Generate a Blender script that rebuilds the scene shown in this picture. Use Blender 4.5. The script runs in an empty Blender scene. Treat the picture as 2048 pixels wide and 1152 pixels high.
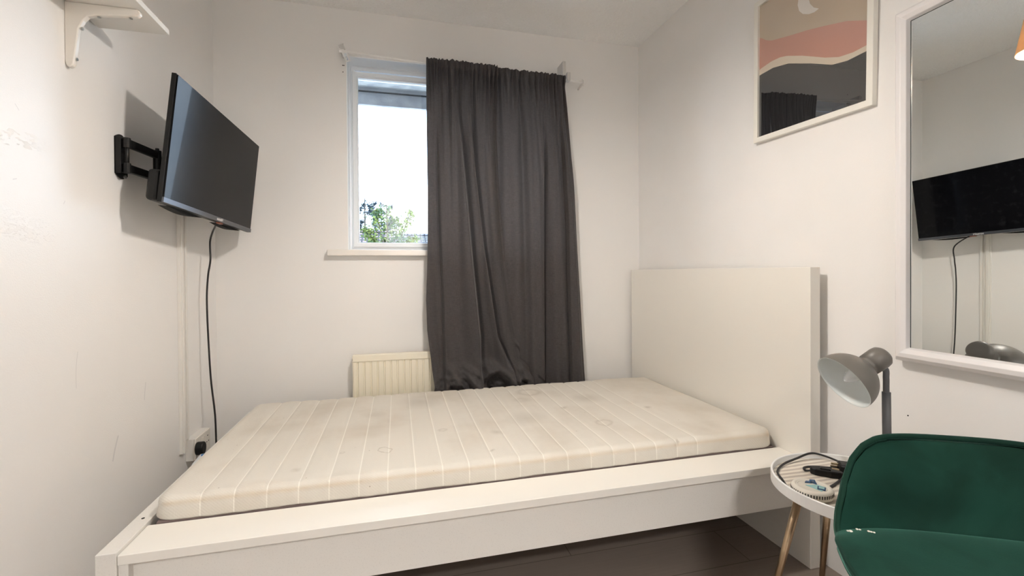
import bpy, bmesh, math, random
from mathutils import Vector, Matrix, noise
sc = bpy.context.scene
COL = sc.collection
PI = math.pi
random.seed(7)

# ------------------------------------------------------------------ camera
cam_d = bpy.data.cameras.new('camera')
cam = bpy.data.objects.new('camera', cam_d); COL.objects.link(cam)
cam_d.sensor_width = 36.0
cam_d.lens = 901.884 / 2048 * 36
cam_d.shift_y = (553.647 - 576) / 2048
cam_d.clip_start = 0.02
yaw, pit, rol = map(math.radians, (14.2705, 0.5236, -0.41))
fw = Vector((math.sin(yaw) * math.cos(pit), math.cos(yaw) * math.cos(pit), -math.sin(pit)))
rt = Vector((math.cos(yaw), -math.sin(yaw), 0)); up = rt.cross(fw)
R_ = rt * math.cos(rol) + up * math.sin(rol); U_ = -rt * math.sin(rol) + up * math.cos(rol)
m = Matrix((R_, U_, -fw)).transposed().to_4x4(); m.translation = Vector((0, 0, 1.0242))
cam.matrix_world = m
sc.camera = cam

# ------------------------------------------------------------------ exposure
sc.view_settings.view_transform = 'Standard'
sc.view_settings.look = 'None'
sc.view_settings.gamma = 1.0
sc.view_settings.use_curve_mapping = False
sc.view_settings.exposure = 0.94
sc.cycles.max_bounces = 14
sc.cycles.diffuse_bounces = 8
sc.cycles.glossy_bounces = 6
sc.cycles.transmission_bounces = 10
sc.cycles.transparent_max_bounces = 12
sc.cycles.use_denoising = True
sc.cycles.sample_clamp_indirect = 8.0
sc.cycles.caustics_reflective = False
sc.cycles.caustics_refractive = False

# ------------------------------------------------------------------ sky: bright overcast with thin cloud
SKY = 4.4
w = bpy.data.worlds.new('overcast_sky'); sc.world = w; w.use_nodes = True
nt = w.node_tree; nt.nodes.clear()
o = nt.nodes.new('ShaderNodeOutputWorld'); b = nt.nodes.new('ShaderNodeBackground')
tc = nt.nodes.new('ShaderNodeTexCoord'); nz = nt.nodes.new('ShaderNodeTexNoise'); cr = nt.nodes.new('ShaderNodeValToRGB')
nz.inputs['Scale'].default_value = 7; nz.inputs['Detail'].default_value = 5
cr.color_ramp.elements[0].position = .33; cr.color_ramp.elements[0].color = (.34, .52, .76, 1)
cr.color_ramp.elements[1].position = .55; cr.color_ramp.elements[1].color = (.66, .82, 1.0, 1)
nt.links.new(tc.outputs['Generated'], nz.inputs['Vector']); nt.links.new(nz.outputs['Fac'], cr.inputs['Fac'])
nt.links.new(cr.outputs['Color'], b.inputs['Color']); b.inputs['Strength'].default_value = SKY
nt.links.new(b.outputs['Background'], o.inputs['Surface'])

def light(name, kind, loc, energy, color=(1, 1, 1), **kw):
    d = bpy.data.lights.new(name, kind); d.energy = energy; d.color = color
    for k, v in kw.items(): setattr(d, k, v)
    ob = bpy.data.objects.new(name, d); ob.location = loc; COL.objects.link(ob); return ob

# ------------------------------------------------------------------ materials
def mat(name, col, rough=.5, metal=0, bump=None, coat=0, spec=.5, sheen=0, noise_col=None, alpha=None, **kw):
    """principled; bump=(scale, strength, distance); noise_col=(scale, colour2, lo, hi)"""
    M = bpy.data.materials.new(name); M.use_nodes = True; t = M.node_tree; p = t.nodes['Principled BSDF']
    p.inputs['Base Color'].default_value = (*col, 1); p.inputs['Roughness'].default_value = rough
    p.inputs['Metallic'].default_value = metal; p.inputs['Specular IOR Level'].default_value = spec
    p.inputs['Coat Weight'].default_value = coat; p.inputs['Coat Roughness'].default_value = .03
    p.inputs['Sheen Weight'].default_value = sheen
    c = t.nodes.new('ShaderNodeTexCoord')
    if bump:
        n = t.nodes.new('ShaderNodeTexNoise'); n.inputs['Scale'].default_value = bump[0]; n.inputs['Detail'].default_value = 4
        bp = t.nodes.new('ShaderNodeBump'); bp.inputs['Strength'].default_value = bump[1]; bp.inputs['Distance'].default_value = bump[2]
        t.links.new(c.outputs['Object'], n.inputs['Vector']); t.links.new(n.outputs['Fac'], bp.inputs['Height'])
        t.links.new(bp.outputs['Normal'], p.inputs['Normal'])
    if noise_col:
        n2 = t.nodes.new('ShaderNodeTexNoise'); n2.inputs['Scale'].default_value = noise_col[0]; n2.inputs['Detail'].default_value = 6
        r = t.nodes.new('ShaderNodeValToRGB'); r.color_ramp.elements[0].color = (*noise_col[1], 1); r.color_ramp.elements[1].color = (*col, 1)
        r.color_ramp.elements[0].position = noise_col[2]; r.color_ramp.elements[1].position = noise_col[3]
        t.links.new(c.outputs['Object'], n2.inputs['Vector']); t.links.new(n2.outputs['Fac'], r.inputs['Fac'])
        t.links.new(r.outputs['Color'], p.inputs['Base Color'])
    return M

def N(t, kind, **kw):
    n = t.nodes.new(kind)
    for k, v in kw.items():
        if isinstance(k, str) and k in n.inputs: n.inputs[k].default_value = v
        else: setattr(n, k, v)
    return n
def math_node(t, op, a, b=None, clamp=False):
    n = t.nodes.new('ShaderNodeMath'); n.operation = op; n.use_clamp = clamp
    for i, v in enumerate((a, b)):
        if v is None: continue
        if isinstance(v, (int, float)): n.inputs[i].default_value = v
        else: t.links.new(v, n.inputs[i])
    return n.outputs[0]
def mixcol(t, fac, a, b):
    n = t.nodes.new('ShaderNodeMix'); n.data_type = 'RGBA'
    for i, v in ((0, fac), (6, a), (7, b)):
        if isinstance(v, (int, float)): n.inputs[i].default_value = v
        elif isinstance(v, tuple): n.inputs[i].default_value = (*v, 1)
        else: t.links.new(v, n.inputs[i])
    return n.outputs[2]

WALLC = (.82, .808, .795)
M_wall = mat('wall_paint', WALLC, .55, bump=(260, .10, .002), noise_col=(3, (.80, .788, .772), .35, .6), spec=.35)
M_wallw = mat('window_wall_paint', (.80, .79, .775), .6, bump=(260, .10, .002), spec=.3)

# left wall: same paint, with two rough rolled patches and pencil scuffs
M_wall_left = mat('wall_paint_patched', WALLC, .38, spec=.5)
t = M_wall_left.node_tree; p = t.nodes['Principled BSDF']
c = N(t, 'ShaderNodeTexCoord'); s = N(t, 'ShaderNodeSeparateXYZ'); t.links.new(c.outputs['Object'], s.inputs[0])
fine = N(t, 'ShaderNodeTexNoise', Scale=260.0); t.links.new(c.outputs['Object'], fine.inputs['Vector'])
mp = N(t, 'ShaderNodeMapping'); mp.inputs['Scale'].default_value = (38, 38, 90); t.links.new(c.outputs['Object'], mp.inputs[0])
rough = N(t, 'ShaderNodeTexNoise', Scale=1.4, Detail=6.0); t.links.new(mp.outputs[0], rough.inputs['Vector'])
rough2 = math_node(t, 'GREATER_THAN', rough.outputs['Fac'], .52)
def band(center, half, slope, ylim):
    # a strip of unfinished roller marks whose height drifts along the wall
    cz = math_node(t, 'ADD', s.outputs['Z'], math_node(t, 'MULTIPLY', math_node(t, 'SUBTRACT', s.outputs['Y'], 1.3), -slope))
    d = math_node(t, 'ABSOLUTE', math_node(t, 'SUBTRACT', cz, center))
    a = math_node(t, 'SUBTRACT', 1.0, math_node(t, 'DIVIDE', d, half), True)
    b_ = math_node(t, 'MULTIPLY', math_node(t, 'SUBTRACT', ylim, s.outputs['Y']), 9.0, True)
    return math_node(t, 'MULTIPLY', a, b_)
bd = math_node(t, 'ADD', band(1.345, .020, .1, 1.43), math_node(t, 'MULTIPLY', band(1.145, .035, -.12, 1.43), .35))
h = math_node(t, 'ADD', math_node(t, 'MULTIPLY', fine.outputs['Fac'], .10), math_node(t, 'MULTIPLY', math_node(t, 'MULTIPLY', rough2, bd), 1.6))
bp = N(t, 'ShaderNodeBump', Strength=1.0, Distance=.004); t.links.new(h, bp.inputs['Height']); t.links.new(bp.outputs[0], p.inputs['Normal'])
def scuff(y0, z0, ly, lz, th):
    dy = math_node(t, 'SUBTRACT', s.outputs['Y'], y0); dz = math_node(t, 'SUBTRACT', s.outputs['Z'], z0)
    L = math.hypot(ly, lz); cx, cz = ly / L, lz / L
    al = math_node(t, 'ADD', math_node(t, 'MULTIPLY', dy, cx), math_node(t, 'MULTIPLY', dz, cz))
    ac = math_node(t, 'ADD', math_node(t, 'MULTIPLY', dy, -cz), math_node(t, 'MULTIPLY', dz, cx))
    ac = math_node(t, 'ADD', ac, math_node(t, 'MULTIPLY', math_node(t, 'MULTIPLY', al, al), 1.6))
    f1 = math_node(t, 'SUBTRACT', 1.0, math_node(t, 'DIVIDE', math_node(t, 'ABSOLUTE', ac), th), True)
    f2 = math_node(t, 'LESS_THAN', math_node(t, 'ABSOLUTE', al), L / 2)
    return math_node(t, 'MULTIPLY', f1, f2)
sc_ = scuff(1.495, .765, .008, .10, .0016)
for a in ((1.665, .485, .03, .07, .005), (1.30, 1.25, .012, .004, .0018), (1.46, 1.22, .006, .01, .0016), (1.31, 1.42, .012, -.012, .0015), (1.84, .62, .01, .06, .003)):
    sc_ = math_node(t, 'MAXIMUM', sc_, scuff(*a))
t.links.new(mixcol(t, math_node(t, 'MULTIPLY', sc_, .4), WALLC, (.35, .35, .38)), p.inputs['Base Color'])

M_ceil = mat('ceiling_artex', (.88, .88, .87), .85, bump=(75, .7, .012), spec=.15)
M_bedw = mat('white_foil', (.80, .775, .72), .32, spec=.45, bump=(300, .03, .001))
M_bedp = mat('white_foil_panel', (.72, .70, .66), .42, spec=.4, noise_col=(260, (.66, .64, .60), .28, .45), bump=(300, .05, .001))
M_upvc = mat('white_upvc', (.88, .92, .96), .25, coat=.3)
M_gloss = mat('white_gloss_paint', (.80, .76, .71), .25, coat=.3)
M_plaster = mat('reveal_plaster', (.84, .86, .86), .5)
M_black = mat('black_plastic', (.007, .007, .007), .4, spec=.3, bump=(400, .1, .0006))
M_blackm = mat('black_powder_coated_steel', (.006, .006, .006), .45, spec=.3)
M_screen = mat('tv_screen', (.004, .004, .005), .20, coat=.15, spec=.05, noise_col=(30, (.016, .016, .018), .2, .45))
M_bezel = mat('tv_bezel', (.10, .105, .12), .3, metal=.7)
M_dark = mat('dark_hole', (.01, .01, .01), .9)
M_rad = mat('radiator_enamel', (.82, .77, .64), .35, coat=.2)
M_shelf = mat('shelf_melamine', (.72, .70, .66), .45)
M_brkt = mat('bracket_enamel', (.78, .74, .68), .35, coat=.2)
M_screw = mat('zinc_screw', (.45, .45, .43), .35, metal=.9)
M_rod = mat('white_steel_rod', (.80, .79, .77), .35, coat=.2)
M_clear = mat('frosted_plastic', (.58, .57, .55), .3)
M_trunk = mat('trunking_pvc', (.75, .73, .695), .4)
M_socket = mat('socket_plastic', (.78, .74, .68), .3, coat=.2)
M_paper = mat('paper_label', (.82, .84, .86), .7)
M_blue = mat('blue_print', (.05, .25, .60), .6)
M_frame = mat('white_frame', (.80, .78, .72), .4)
M_mframe = mat('mirror_frame_paint', (.80, .78, .78), .28, coat=.25)
M_mirror = mat('silvered_mirror', (.90, .93, .92), .0, metal=1)
M_mirror_edge = mat('mirror_edge', (.03, .05, .05), .2)
M_lamp = mat('grey_lamp_paint', (.150, .138, .122), .42)
M_lampin = mat('lamp_white_enamel', (.72, .76, .76), .35)
M_bulb = mat('opal_bulb', (.82, .85, .88), .12, coat=.6)
M_rubber = mat('gooseneck_rubber', (.11, .11, .115), .5)
M_brass = mat('brushed_brass', (.50, .37, .24), .32, metal=1, bump=(200, .1, .0005))
M_tray = mat('white_metal_tray', (.82, .82, .81), .35)
M_beige = mat('ivory_plastic', (.74, .70, .62), .45)
M_teal = mat('teal_print', (.32, .55, .55), .5)
M_navy = mat('navy_sticker', (.02, .06, .14), .5)
M_cord = mat('black_cord', (.010, .009, .010), .45)
M_leg = mat('black_chair_leg', (.02, .02, .02), .4)
M_cup = mat('brass_pin', (.55, .45, .3), .3, metal=1)

# wavy ridged wooden tray inlay
M_inlay = mat('ridged_inlay', (.74, .68, .58), .5)
t = M_inlay.node_tree; p = t.nodes['Principled BSDF']; c = N(t, 'ShaderNodeTexCoord')
wv = N(t, 'ShaderNodeTexWave', Scale=16.0, Distortion=1.6, Detail=2.0); wv.bands_direction = 'Y'
wv.inputs['Detail Scale'].default_value = .6
t.links.new(c.outputs['Object'], wv.inputs['Vector'])
t.links.new(mixcol(t, wv.outputs['Fac'], (.50, .44, .38), (.82, .76, .66)), p.inputs['Base Color'])
bp = N(t, 'ShaderNodeBump', Strength=.6, Distance=.002); t.links.new(wv.outputs['Fac'], bp.inputs['Height']); t.links.new(bp.outputs[0], p.inputs['Normal'])

# laminate floor
M_floor = mat('laminate_floor', (.22, .175, .15), .4)
t = M_floor.node_tree; p = t.nodes['Principled BSDF']; c = N(t, 'ShaderNodeTexCoord')
br = N(t, 'ShaderNodeTexBrick', Scale=1.0); br.inputs['Brick Width'].default_value = 1.2; br.inputs['Row Height'].default_value = .19
br.inputs['Mortar Size'].default_value = .0015; br.inputs['Color1'].default_value = (.25, .205, .175, 1); br.inputs['Color2'].default_value = (.29, .235, .20, 1)
br.inputs['Mortar'].default_value = (.09, .06, .045, 1); t.links.new(c.outputs['Object'], br.inputs['Vector'])
mp = N(t, 'ShaderNodeMapping'); mp.inputs['Scale'].default_value = (3, 60, 1); t.links.new(c.outputs['Object'], mp.inputs[0])
gn = N(t, 'ShaderNodeTexNoise', Scale=2.0, Detail=6.0); t.links.new(mp.outputs[0], gn.inputs['Vector'])
t.links.new(mixcol(t, math_node(t, 'MULTIPLY', gn.outputs['Fac'], .5), br.outputs['Color'], (.15, .125, .105)), p.inputs['Base Color'])

# mattress ticking: cream knit, dust specks, scuffs and a ring stain
M_matt = mat('mattress_knit', (.76, .72, .65), .85, spec=.15)
t = M_matt.node_tree; p = t.nodes['Principled BSDF']; c = N(t, 'ShaderNodeTexCoord'); s = N(t, 'ShaderNodeSeparateXYZ'); t.links.new(c.outputs['Object'], s.inputs[0])
wv = N(t, 'ShaderNodeTexWave', Scale=70.0, Distortion=.6); wv.bands_direction = 'DIAGONAL'; t.links.new(c.outputs['Object'], wv.inputs['Vector'])
fn = N(t, 'ShaderNodeTexNoise', Scale=500.0); t.links.new(c.outputs['Object'], fn.inputs['Vector'])
big = N(t, 'ShaderNodeTexNoise', Scale=9.0, Detail=5.0); t.links.new(c.outputs['Object'], big.inputs['Vector'])
hh = math_node(t, 'ADD', math_node(t, 'MULTIPLY', wv.outputs['Fac'], .25), math_node(t, 'ADD', fn.outputs['Fac'], math_node(t, 'MULTIPLY', big.outputs['Fac'], 3.0)))
bp = N(t, 'ShaderNodeBump', Strength=.35, Distance=.0025); t.links.new(hh, bp.inputs['Height']); t.links.new(bp.outputs[0], p.inputs['Normal'])
cl = N(t, 'ShaderNodeTexNoise', Scale=4.0, Detail=4.0); t.links.new(c.outputs['Object'], cl.inputs['Vector'])
r = N(t, 'ShaderNodeMapRange'); t.links.new(cl.outputs['Fac'], r.inputs[0]); r.inputs[1].default_value = .48; r.inputs[2].default_value = .72
col = mixcol(t, math_node(t, 'MULTIPLY', r.outputs[0], .5), (.70, .665, .60), (.55, .49, .41))
# seam thread lighter than the ticking: lines at fixed spacing along X
ph = math_node(t, 'MODULO', math_node(t, 'ADD', s.outputs['X'], .5188 + .0405 + .81), .081)
dl = math_node(t, 'ABSOLUTE', math_node(t, 'SUBTRACT', ph, .0405))
ln = math_node(t, 'SUBTRACT', 1.0, math_node(t, 'DIVIDE', dl, .0026), True)
xin = math_node(t, 'MULTIPLY', math_node(t, 'GREATER_THAN', s.outputs['X'], -.56), math_node(t, 'LESS_THAN', s.outputs['X'], 1.06))
col = mixcol(t, math_node(t, 'MULTIPLY', math_node(t, 'MULTIPLY', ln, xin), .8), col, (.90, .87, .80))
# yellowed rub line on the front upper edge
ed = math_node(t, 'SUBTRACT', 1.0, math_node(t, 'DIVIDE', math_node(t, 'ABSOLUTE', math_node(t, 'SUBTRACT', s.outputs['Y'], 1.376)), .010), True)
ez = math_node(t, 'SUBTRACT', 1.0, math_node(t, 'DIVIDE', math_node(t, 'ABSOLUTE', math_node(t, 'SUBTRACT', s.outputs['Z'], .420)), .010), True)
col = mixcol(t, math_node(t, 'MULTIPLY', math_node(t, 'MULTIPLY', ez, ed), .45), col, (.55, .42, .26))
vo = N(t, 'ShaderNodeTexVoronoi', Scale=14.0); t.links.new(c.outputs['Object'], vo.inputs['Vector'])
sp = math_node(t, 'LESS_THAN', vo.outputs['Distance'], .03)
ns = N(t, 'ShaderNodeTexNoise', Scale=90.0, Detail=3.0); t.links.new(c.outputs['Object'], ns.inputs['Vector'])
sp = math_node(t, 'MULTIPLY', sp, .5)
def blot(x0, y0, r0, th, amt):
    dx = math_node(t, 'SUBTRACT', s.outputs['X'], x0); dy = math_node(t, 'SUBTRACT', s.outputs['Y'], y0)
    d = math_node(t, 'SQRT', math_node(t, 'ADD', math_node(t, 'MULTIPLY', dx, dx), math_node(t, 'MULTIPLY', dy, dy)))
    d = math_node(t, 'ADD', d, math_node(t, 'MULTIPLY', math_node(t, 'SUBTRACT', ns.outputs['Fac'], .5), .012))
    d = math_node(t, 'ABSOLUTE', math_node(t, 'SUBTRACT', d, r0))
    return math_node(t, 'MULTIPLY', math_node(t, 'SUBTRACT', 1.0, math_node(t, 'DIVIDE', d, th), True), amt)
for a in ((-.045, 1.56, .022, .003, .4), (-.18, 1.57, .006, .004, .25), (.945, 1.385, .0, .010, .5), (-.30, 1.47, .0, .02, .22), (.30, 1.46, .0, .012, .35), (.16, 1.70, .012, .01, .2), (.70, 1.85, .0, .02, .3), (.55, 2.0, .02, .03, .15), (1.05, 1.75, .0, .02, .35), (.1, 2.1, .0, .12, .25), (.5, 1.75, .0, .10, .22), (.85, 1.95, .0, .09, .25), (.62, 2.12, .05, .02, .2), (.35, 1.62, .0, .03, .22), (.78, 1.62, .03, .01, .2), (-.1, 1.95, .0, .06, .12)):
    sp = math_node(t, 'MAXIMUM', sp, blot(*a))
col = mixcol(t, sp, col, (.22, .17, .12))
t.links.new(col, p.inputs['Base Color'])
M_mattb = mat('mattress_underside', (.20, .15, .14), .85)

# grey curtain: slubby weave, lets some daylight through
M_curt = bpy.data.materials.new('curtain_cloth'); M_curt.use_nodes = True; t = M_curt.node_tree; t.nodes.clear()
out = N(t, 'ShaderNodeOutputMaterial'); c = N(t, 'ShaderNodeTexCoord')
m1 = N(t, 'ShaderNodeMapping'); m1.inputs['Scale'].default_value = (900, 900, 60); t.links.new(c.outputs['Object'], m1.inputs[0])
n1 = N(t, 'ShaderNodeTexNoise', Scale=1.0, Detail=3.0); t.links.new(m1.outputs[0], n1.inputs['Vector'])
m2 = N(t, 'ShaderNodeMapping'); m2.inputs['Scale'].default_value = (50, 50, 900); t.links.new(c.outputs['Object'], m2.inputs[0])
n2 = N(t, 'ShaderNodeTexNoise', Scale=1.0, Detail=3.0); t.links.new(m2.outputs[0], n2.inputs['Vector'])
wv = math_node(t, 'ADD', n1.outputs['Fac'], n2.outputs['Fac'])
wf = math_node(t, 'MULTIPLY', math_node(t, 'SUBTRACT', wv, .6), 1.25, True)
bp = N(t, 'ShaderNodeBump', Strength=.3, Distance=.001); t.links.new(wv, bp.inputs['Height'])
df = N(t, 'ShaderNodeBsdfPrincipled'); df.inputs['Roughness'].default_value = .75; df.inputs['Specular IOR Level'].default_value = .25
df.inputs['Sheen Weight'].default_value = .12; df.inputs['Sheen Roughness'].default_value = .4
t.links.new(mixcol(t, wf, (.040, .036, .037), (.074, .068, .069)), df.inputs['Base Color']); t.links.new(bp.outputs[0], df.inputs['Normal'])
tl = N(t, 'ShaderNodeBsdfTranslucent'); t.links.new(mixcol(t, wf, (.10, .080, .072), (.24, .185, .160)), tl.inputs['Color'])
ms = N(t, 'ShaderNodeMixShader'); ms.inputs[0].default_value = .12
t.links.new(df.outputs[0], ms.inputs[1]); t.links.new(tl.outputs[0], ms.inputs[2]); t.links.new(ms.outputs[0], out.inputs[0])

# green velvet
def velvet(name, base, edge):
    M = bpy.data.materials.new(name); M.use_nodes = True; t = M.node_tree; p = t.nodes['Principled BSDF']
    c = N(t, 'ShaderNodeTexCoord')
    lw = N(t, 'ShaderNodeLayerWeight', Blend=.35); nn = N(t, 'ShaderNodeTexNoise', Scale=7.0, Detail=3.0, Distortion=.8); t.links.new(c.outputs['Object'], nn.inputs['Vector'])
    n3 = N(t, 'ShaderNodeTexNoise', Scale=700.0); t.links.new(c.outputs['Object'], n3.inputs['Vector'])
    nap = N(t, 'ShaderNodeMapRange'); t.links.new(nn.outputs['Fac'], nap.inputs[0]); nap.inputs[1].default_value = .35; nap.inputs[2].default_value = .65
    t.links.new(mixcol(t, math_node(t, 'MULTIPLY', nap.outputs[0], .5), base, edge), p.inputs['Base Color'])
    p.inputs['Roughness'].default_value = .8; p.inputs['Specular IOR Level'].default_value = .15
    p.inputs['Sheen Weight'].default_value = .55; p.inputs['Sheen Roughness'].default_value = .35; p.inputs['Sheen Tint'].default_value = (.20, .50, .40, 1)
    bp = N(t, 'ShaderNodeBump', Strength=.25, Distance=.0008); t.links.new(n3.outputs['Fac'], bp.inputs['Height']); t.links.new(bp.outputs[0], p.inputs['Normal'])
    return M
M_velvet = velvet('green_velvet', (.003, .022, .014), (.009, .052, .036))
M_piping = velvet('green_velvet_piping', (.004, .022, .015), (.007, .035, .022))

# window glass: thin sheet
M_glass = bpy.data.materials.new('window_glass'); M_glass.use_nodes = True; t = M_glass.node_tree; t.nodes.clear()
out = N(t, 'ShaderNodeOutputMaterial'); tr = N(t, 'ShaderNodeBsdfTransparent'); gl = N(t, 'ShaderNodeBsdfGlossy', Roughness=0.0)
fr = N(t, 'ShaderNodeFresnel', IOR=1.45); ms = N(t, 'ShaderNodeMixShader')
t.links.new(fr.outputs[0], ms.inputs[0]); t.links.new(tr.outputs[0], ms.inputs[1]); t.links.new(gl.outputs[0], ms.inputs[2]); t.links.new(ms.outputs[0], out.inputs[0])

# ------------------------------------------------------------------ mesh helpers
def me_obj(name, bm, mats, parent=None, smooth=False, bevel=0, seg=2):
    bmesh.ops.recalc_face_normals(bm, faces=bm.faces)
    me = bpy.data.meshes.new(name); bm.to_mesh(me); bm.free()
    for mm in (mats if isinstance(mats, (list, tuple)) else [mats]): me.materials.append(mm)
    if smooth:
        for pl in me.polygons: pl.use_smooth = True
    ob = bpy.data.objects.new(name, me); COL.objects.link(ob)
    if parent is not None: ob.parent = parent
    if bevel:
        md = ob.modifiers.new('bevel', 'BEVEL'); md.width = bevel; md.segments = seg; md.limit_method = 'ANGLE'; md.angle_limit = .6
        md.harden_normals = False
    return ob
def box(bm, x0, x1, y0, y1, z0, z1, mi=0):
    vs = [bm.verts.new((x, y, z)) for x in (x0, x1) for y in (y0, y1) for z in (z0, z1)]
    for f in ((0, 1, 3, 2), (4, 6, 7, 5), (0, 4, 5, 1), (2, 3, 7, 6), (0, 2, 6, 4), (1, 5, 7, 3)):
        bm.faces.new([vs[i] for i in f]).material_index = mi
    return vs
def bxo(name, b6, m_, parent=None, bevel=.001, seg=2):
    bm = bmesh.new(); box(bm, *b6); return me_obj(name, bm, m_, parent, bevel=bevel, seg=seg)
def frame_of(d):
    d = d.normalized(); a = Vector((0, 0, 1)) if abs(d.z) < .9 else Vector((1, 0, 0))
    u = d.cross(a).normalized(); return u, d.cross(u).normalized()
def tube(bm, pts, r, n=10, cap=True, closed=False, mi=0):
    pts = [Vector(q) for q in pts]; rings = []; L = len(pts); u = None
    for i, q in enumerate(pts):
        if closed: d = pts[(i + 1) % L] - pts[i - 1]
        else: d = pts[min(i + 1, L - 1)] - pts[max(i - 1, 0)]
        d.normalize()
        if u is None: u, v = frame_of(d)
        else:
            u = (u - d * u.dot(d)).normalized(); v = d.cross(u)
        rr = r[i] if isinstance(r, (list, tuple)) else r
        rings.append([bm.verts.new(q + (u * math.cos(2 * PI * k / n) + v * math.sin(2 * PI * k / n)) * rr) for k in range(n)])
    for i in range(L if closed else L - 1):
        a, b_ = rings[i], rings[(i + 1) % L]
        for k in range(n): bm.faces.new((a[k], a[(k + 1) % n], b_[(k + 1) % n], b_[k])).material_index = mi
    if cap and not closed:
        bm.faces.new(rings[0][::-1]).material_index = mi; bm.faces.new(rings[-1]).material_index = mi
def spline(pts, k=8):
    pts = [Vector(q) for q in pts]; out = []
    for i in range(len(pts) - 1):
        p0, p1, p2, p3 = pts[max(i - 1, 0)], pts[i], pts[i + 1], pts[min(i + 2, len(pts) - 1)]
        for j in range(k):
            t_ = j / k
            out.append(.5 * ((2 * p1) + (p2 - p0) * t_ + (2 * p0 - 5 * p1 + 4 * p2 - p3) * t_ ** 2 + (3 * p1 - p0 - 3 * p2 + p3) * t_ ** 3))
    out.append(pts[-1]); return out
def lathe(bm, prof, n=40, M=Matrix(), mi=0, close=False):
    """prof: (radius, height) points; axis = local z of M"""
    rings = []
    for r, z in prof:
        if r < 1e-6: rings.append([bm.verts.new(M @ Vector((0, 0, z)))])
        else: rings.append([bm.verts.new(M @ Vector((r * math.cos(2 * PI * k / n), r * math.sin(2 * PI * k / n), z))) for k in range(n)])
    for a, b_ in zip(rings[:-1], rings[1:]):
        for k in range(n):
            if len(a) == 1 and len(b_) == 1: continue
            if len(a) == 1: f = (a[0], b_[k], b_[(k + 1) % n])
            elif len(b_) == 1: f = (a[k], a[(k + 1) % n], b_[0])
            else: f = (a[k], a[(k + 1) % n], b_[(k + 1) % n], b_[k])
            bm.faces.new(f).material_index = mi
def prism(bm, poly, d, M=Matrix(), mi=0):
    """polygon in local xy extruded 0..d along local z"""
    a = [bm.verts.new(M @ Vector((x, y, 0))) for x, y in poly]; b_ = [bm.verts.new(M @ Vector((x, y, d))) for x, y in poly]
    n = len(poly)
    bm.faces.new(a[::-1]).material_index = mi; bm.faces.new(b_).material_index = mi
    for i in range(n): bm.faces.new((a[i], a[(i + 1) % n], b_[(i + 1) % n], b_[i])).material_index = mi
def ring(bm, x0, x1, z0, z1, wd, y0, y1, mi=0):
    """rectangular frame in the XZ plane with mitred corners"""
    o_ = [(x0, z0), (x1, z0), (x1, z1), (x0, z1)]; i_ = [(x0 + wd, z0 + wd), (x1 - wd, z0 + wd), (x1 - wd, z1 - wd), (x0 + wd, z1 - wd)]
    V = {}
    for nm, P, y in (('of', o_, y0), ('ob', o_, y1), ('if', i_, y0), ('ib', i_, y1)):
        V[nm] = [bm.verts.new((x, y, z)) for x, z in P]
    for k in range(4):
        j = (k + 1) % 4
        for a, b_ in (('of', 'if'), ('if', 'ib'), ('ib', 'ob'), ('ob', 'of')):
            bm.faces.new((V[a][k], V[a][j], V[b_][j], V[b_][k])).material_index = mi
def empty(name, loc=(0, 0, 0), rz=0, rx=0):
    ob = bpy.data.objects.new(name, None); COL.objects.link(ob); ob.location = loc; ob.rotation_euler = (rx, 0, rz); ob.empty_display_size = .05
    return ob
def tag(ob, label, cat, group=None, kind=None):
    ob['label'] = label; ob['category'] = cat
    if group: ob['group'] = group
    if kind: ob['kind'] = kind
    return ob
def struct(ob): ob['kind'] = 'structure'; return ob
def interp(tab, x):
    if x <= tab[0][0]: return tab[0][1]
    for (a, va), (b_, vb) in zip(tab[:-1], tab[1:]):
        if x <= b_: return va + (vb - va) * (x - a) / (b_ - a)
    return tab[-1][1]
def sm(a, b_, x):
    q = max(0, min(1, (x - a) / (b_ - a))); return q * q * (3 - 2 * q)

# ------------------------------------------------------------------ room shell
XL, XR, YB, YF, H = -.858, 1.437, 2.487, -.95, 2.393
WX0, WX1, WZ0, WZ1 = -.247, .935, 1.149, 2.156
struct(bxo('floor', (-1.3, 1.9, -2.35, YB + .3, -.1, 0), M_floor, bevel=0))
struct(bxo('ceiling', (-1.3, 1.9, -2.35, YB + .3, H, H + .12), M_ceil, bevel=0))
struct(bxo('wall_left', (XL - .1, XL, YF - .1, YB + .3, 0, H), M_wall_left, bevel=0))
struct(bxo('wall_right', (XR, XR + .1, YF - .1, YB + .3, 0, H), M_wall, bevel=0))
bm = bmesh.new(); box(bm, XL, -.15, YF - .1, YF, 0, H); box(bm, .65, XR, YF - .1, YF, 0, H); box(bm, -.15, .65, YF - .1, YF, 2.0, H)
struct(me_obj('wall_rear', bm, M_wall))
bm = bmesh.new(); box(bm, -1.2, 1.8, -2.35, -2.25, 0, H); box(bm, -1.3, -1.2, -2.35, YF - .1, 0, H); box(bm, 1.8, 1.9, -2.35, YF - .1, 0, H)
struct(me_obj('wall_hall_added', bm, M_wall))  # added unseen hall, built to hold the fill lamp behind the camera
bm = bmesh.new()
box(bm, XL, WX0, YB, YB + .3, 0, H); box(bm, WX1, XR, YB, YB + .3, 0, H)
box(bm, WX0, WX1, YB, YB + .3, WZ1, H); box(bm, WX0, WX1, YB, YB + .3, 0, WZ0)
bmesh.ops.remove_doubles(bm, verts=bm.verts, dist=1e-5)
wb = struct(me_obj('wall_back', bm, M_wallw))
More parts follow.
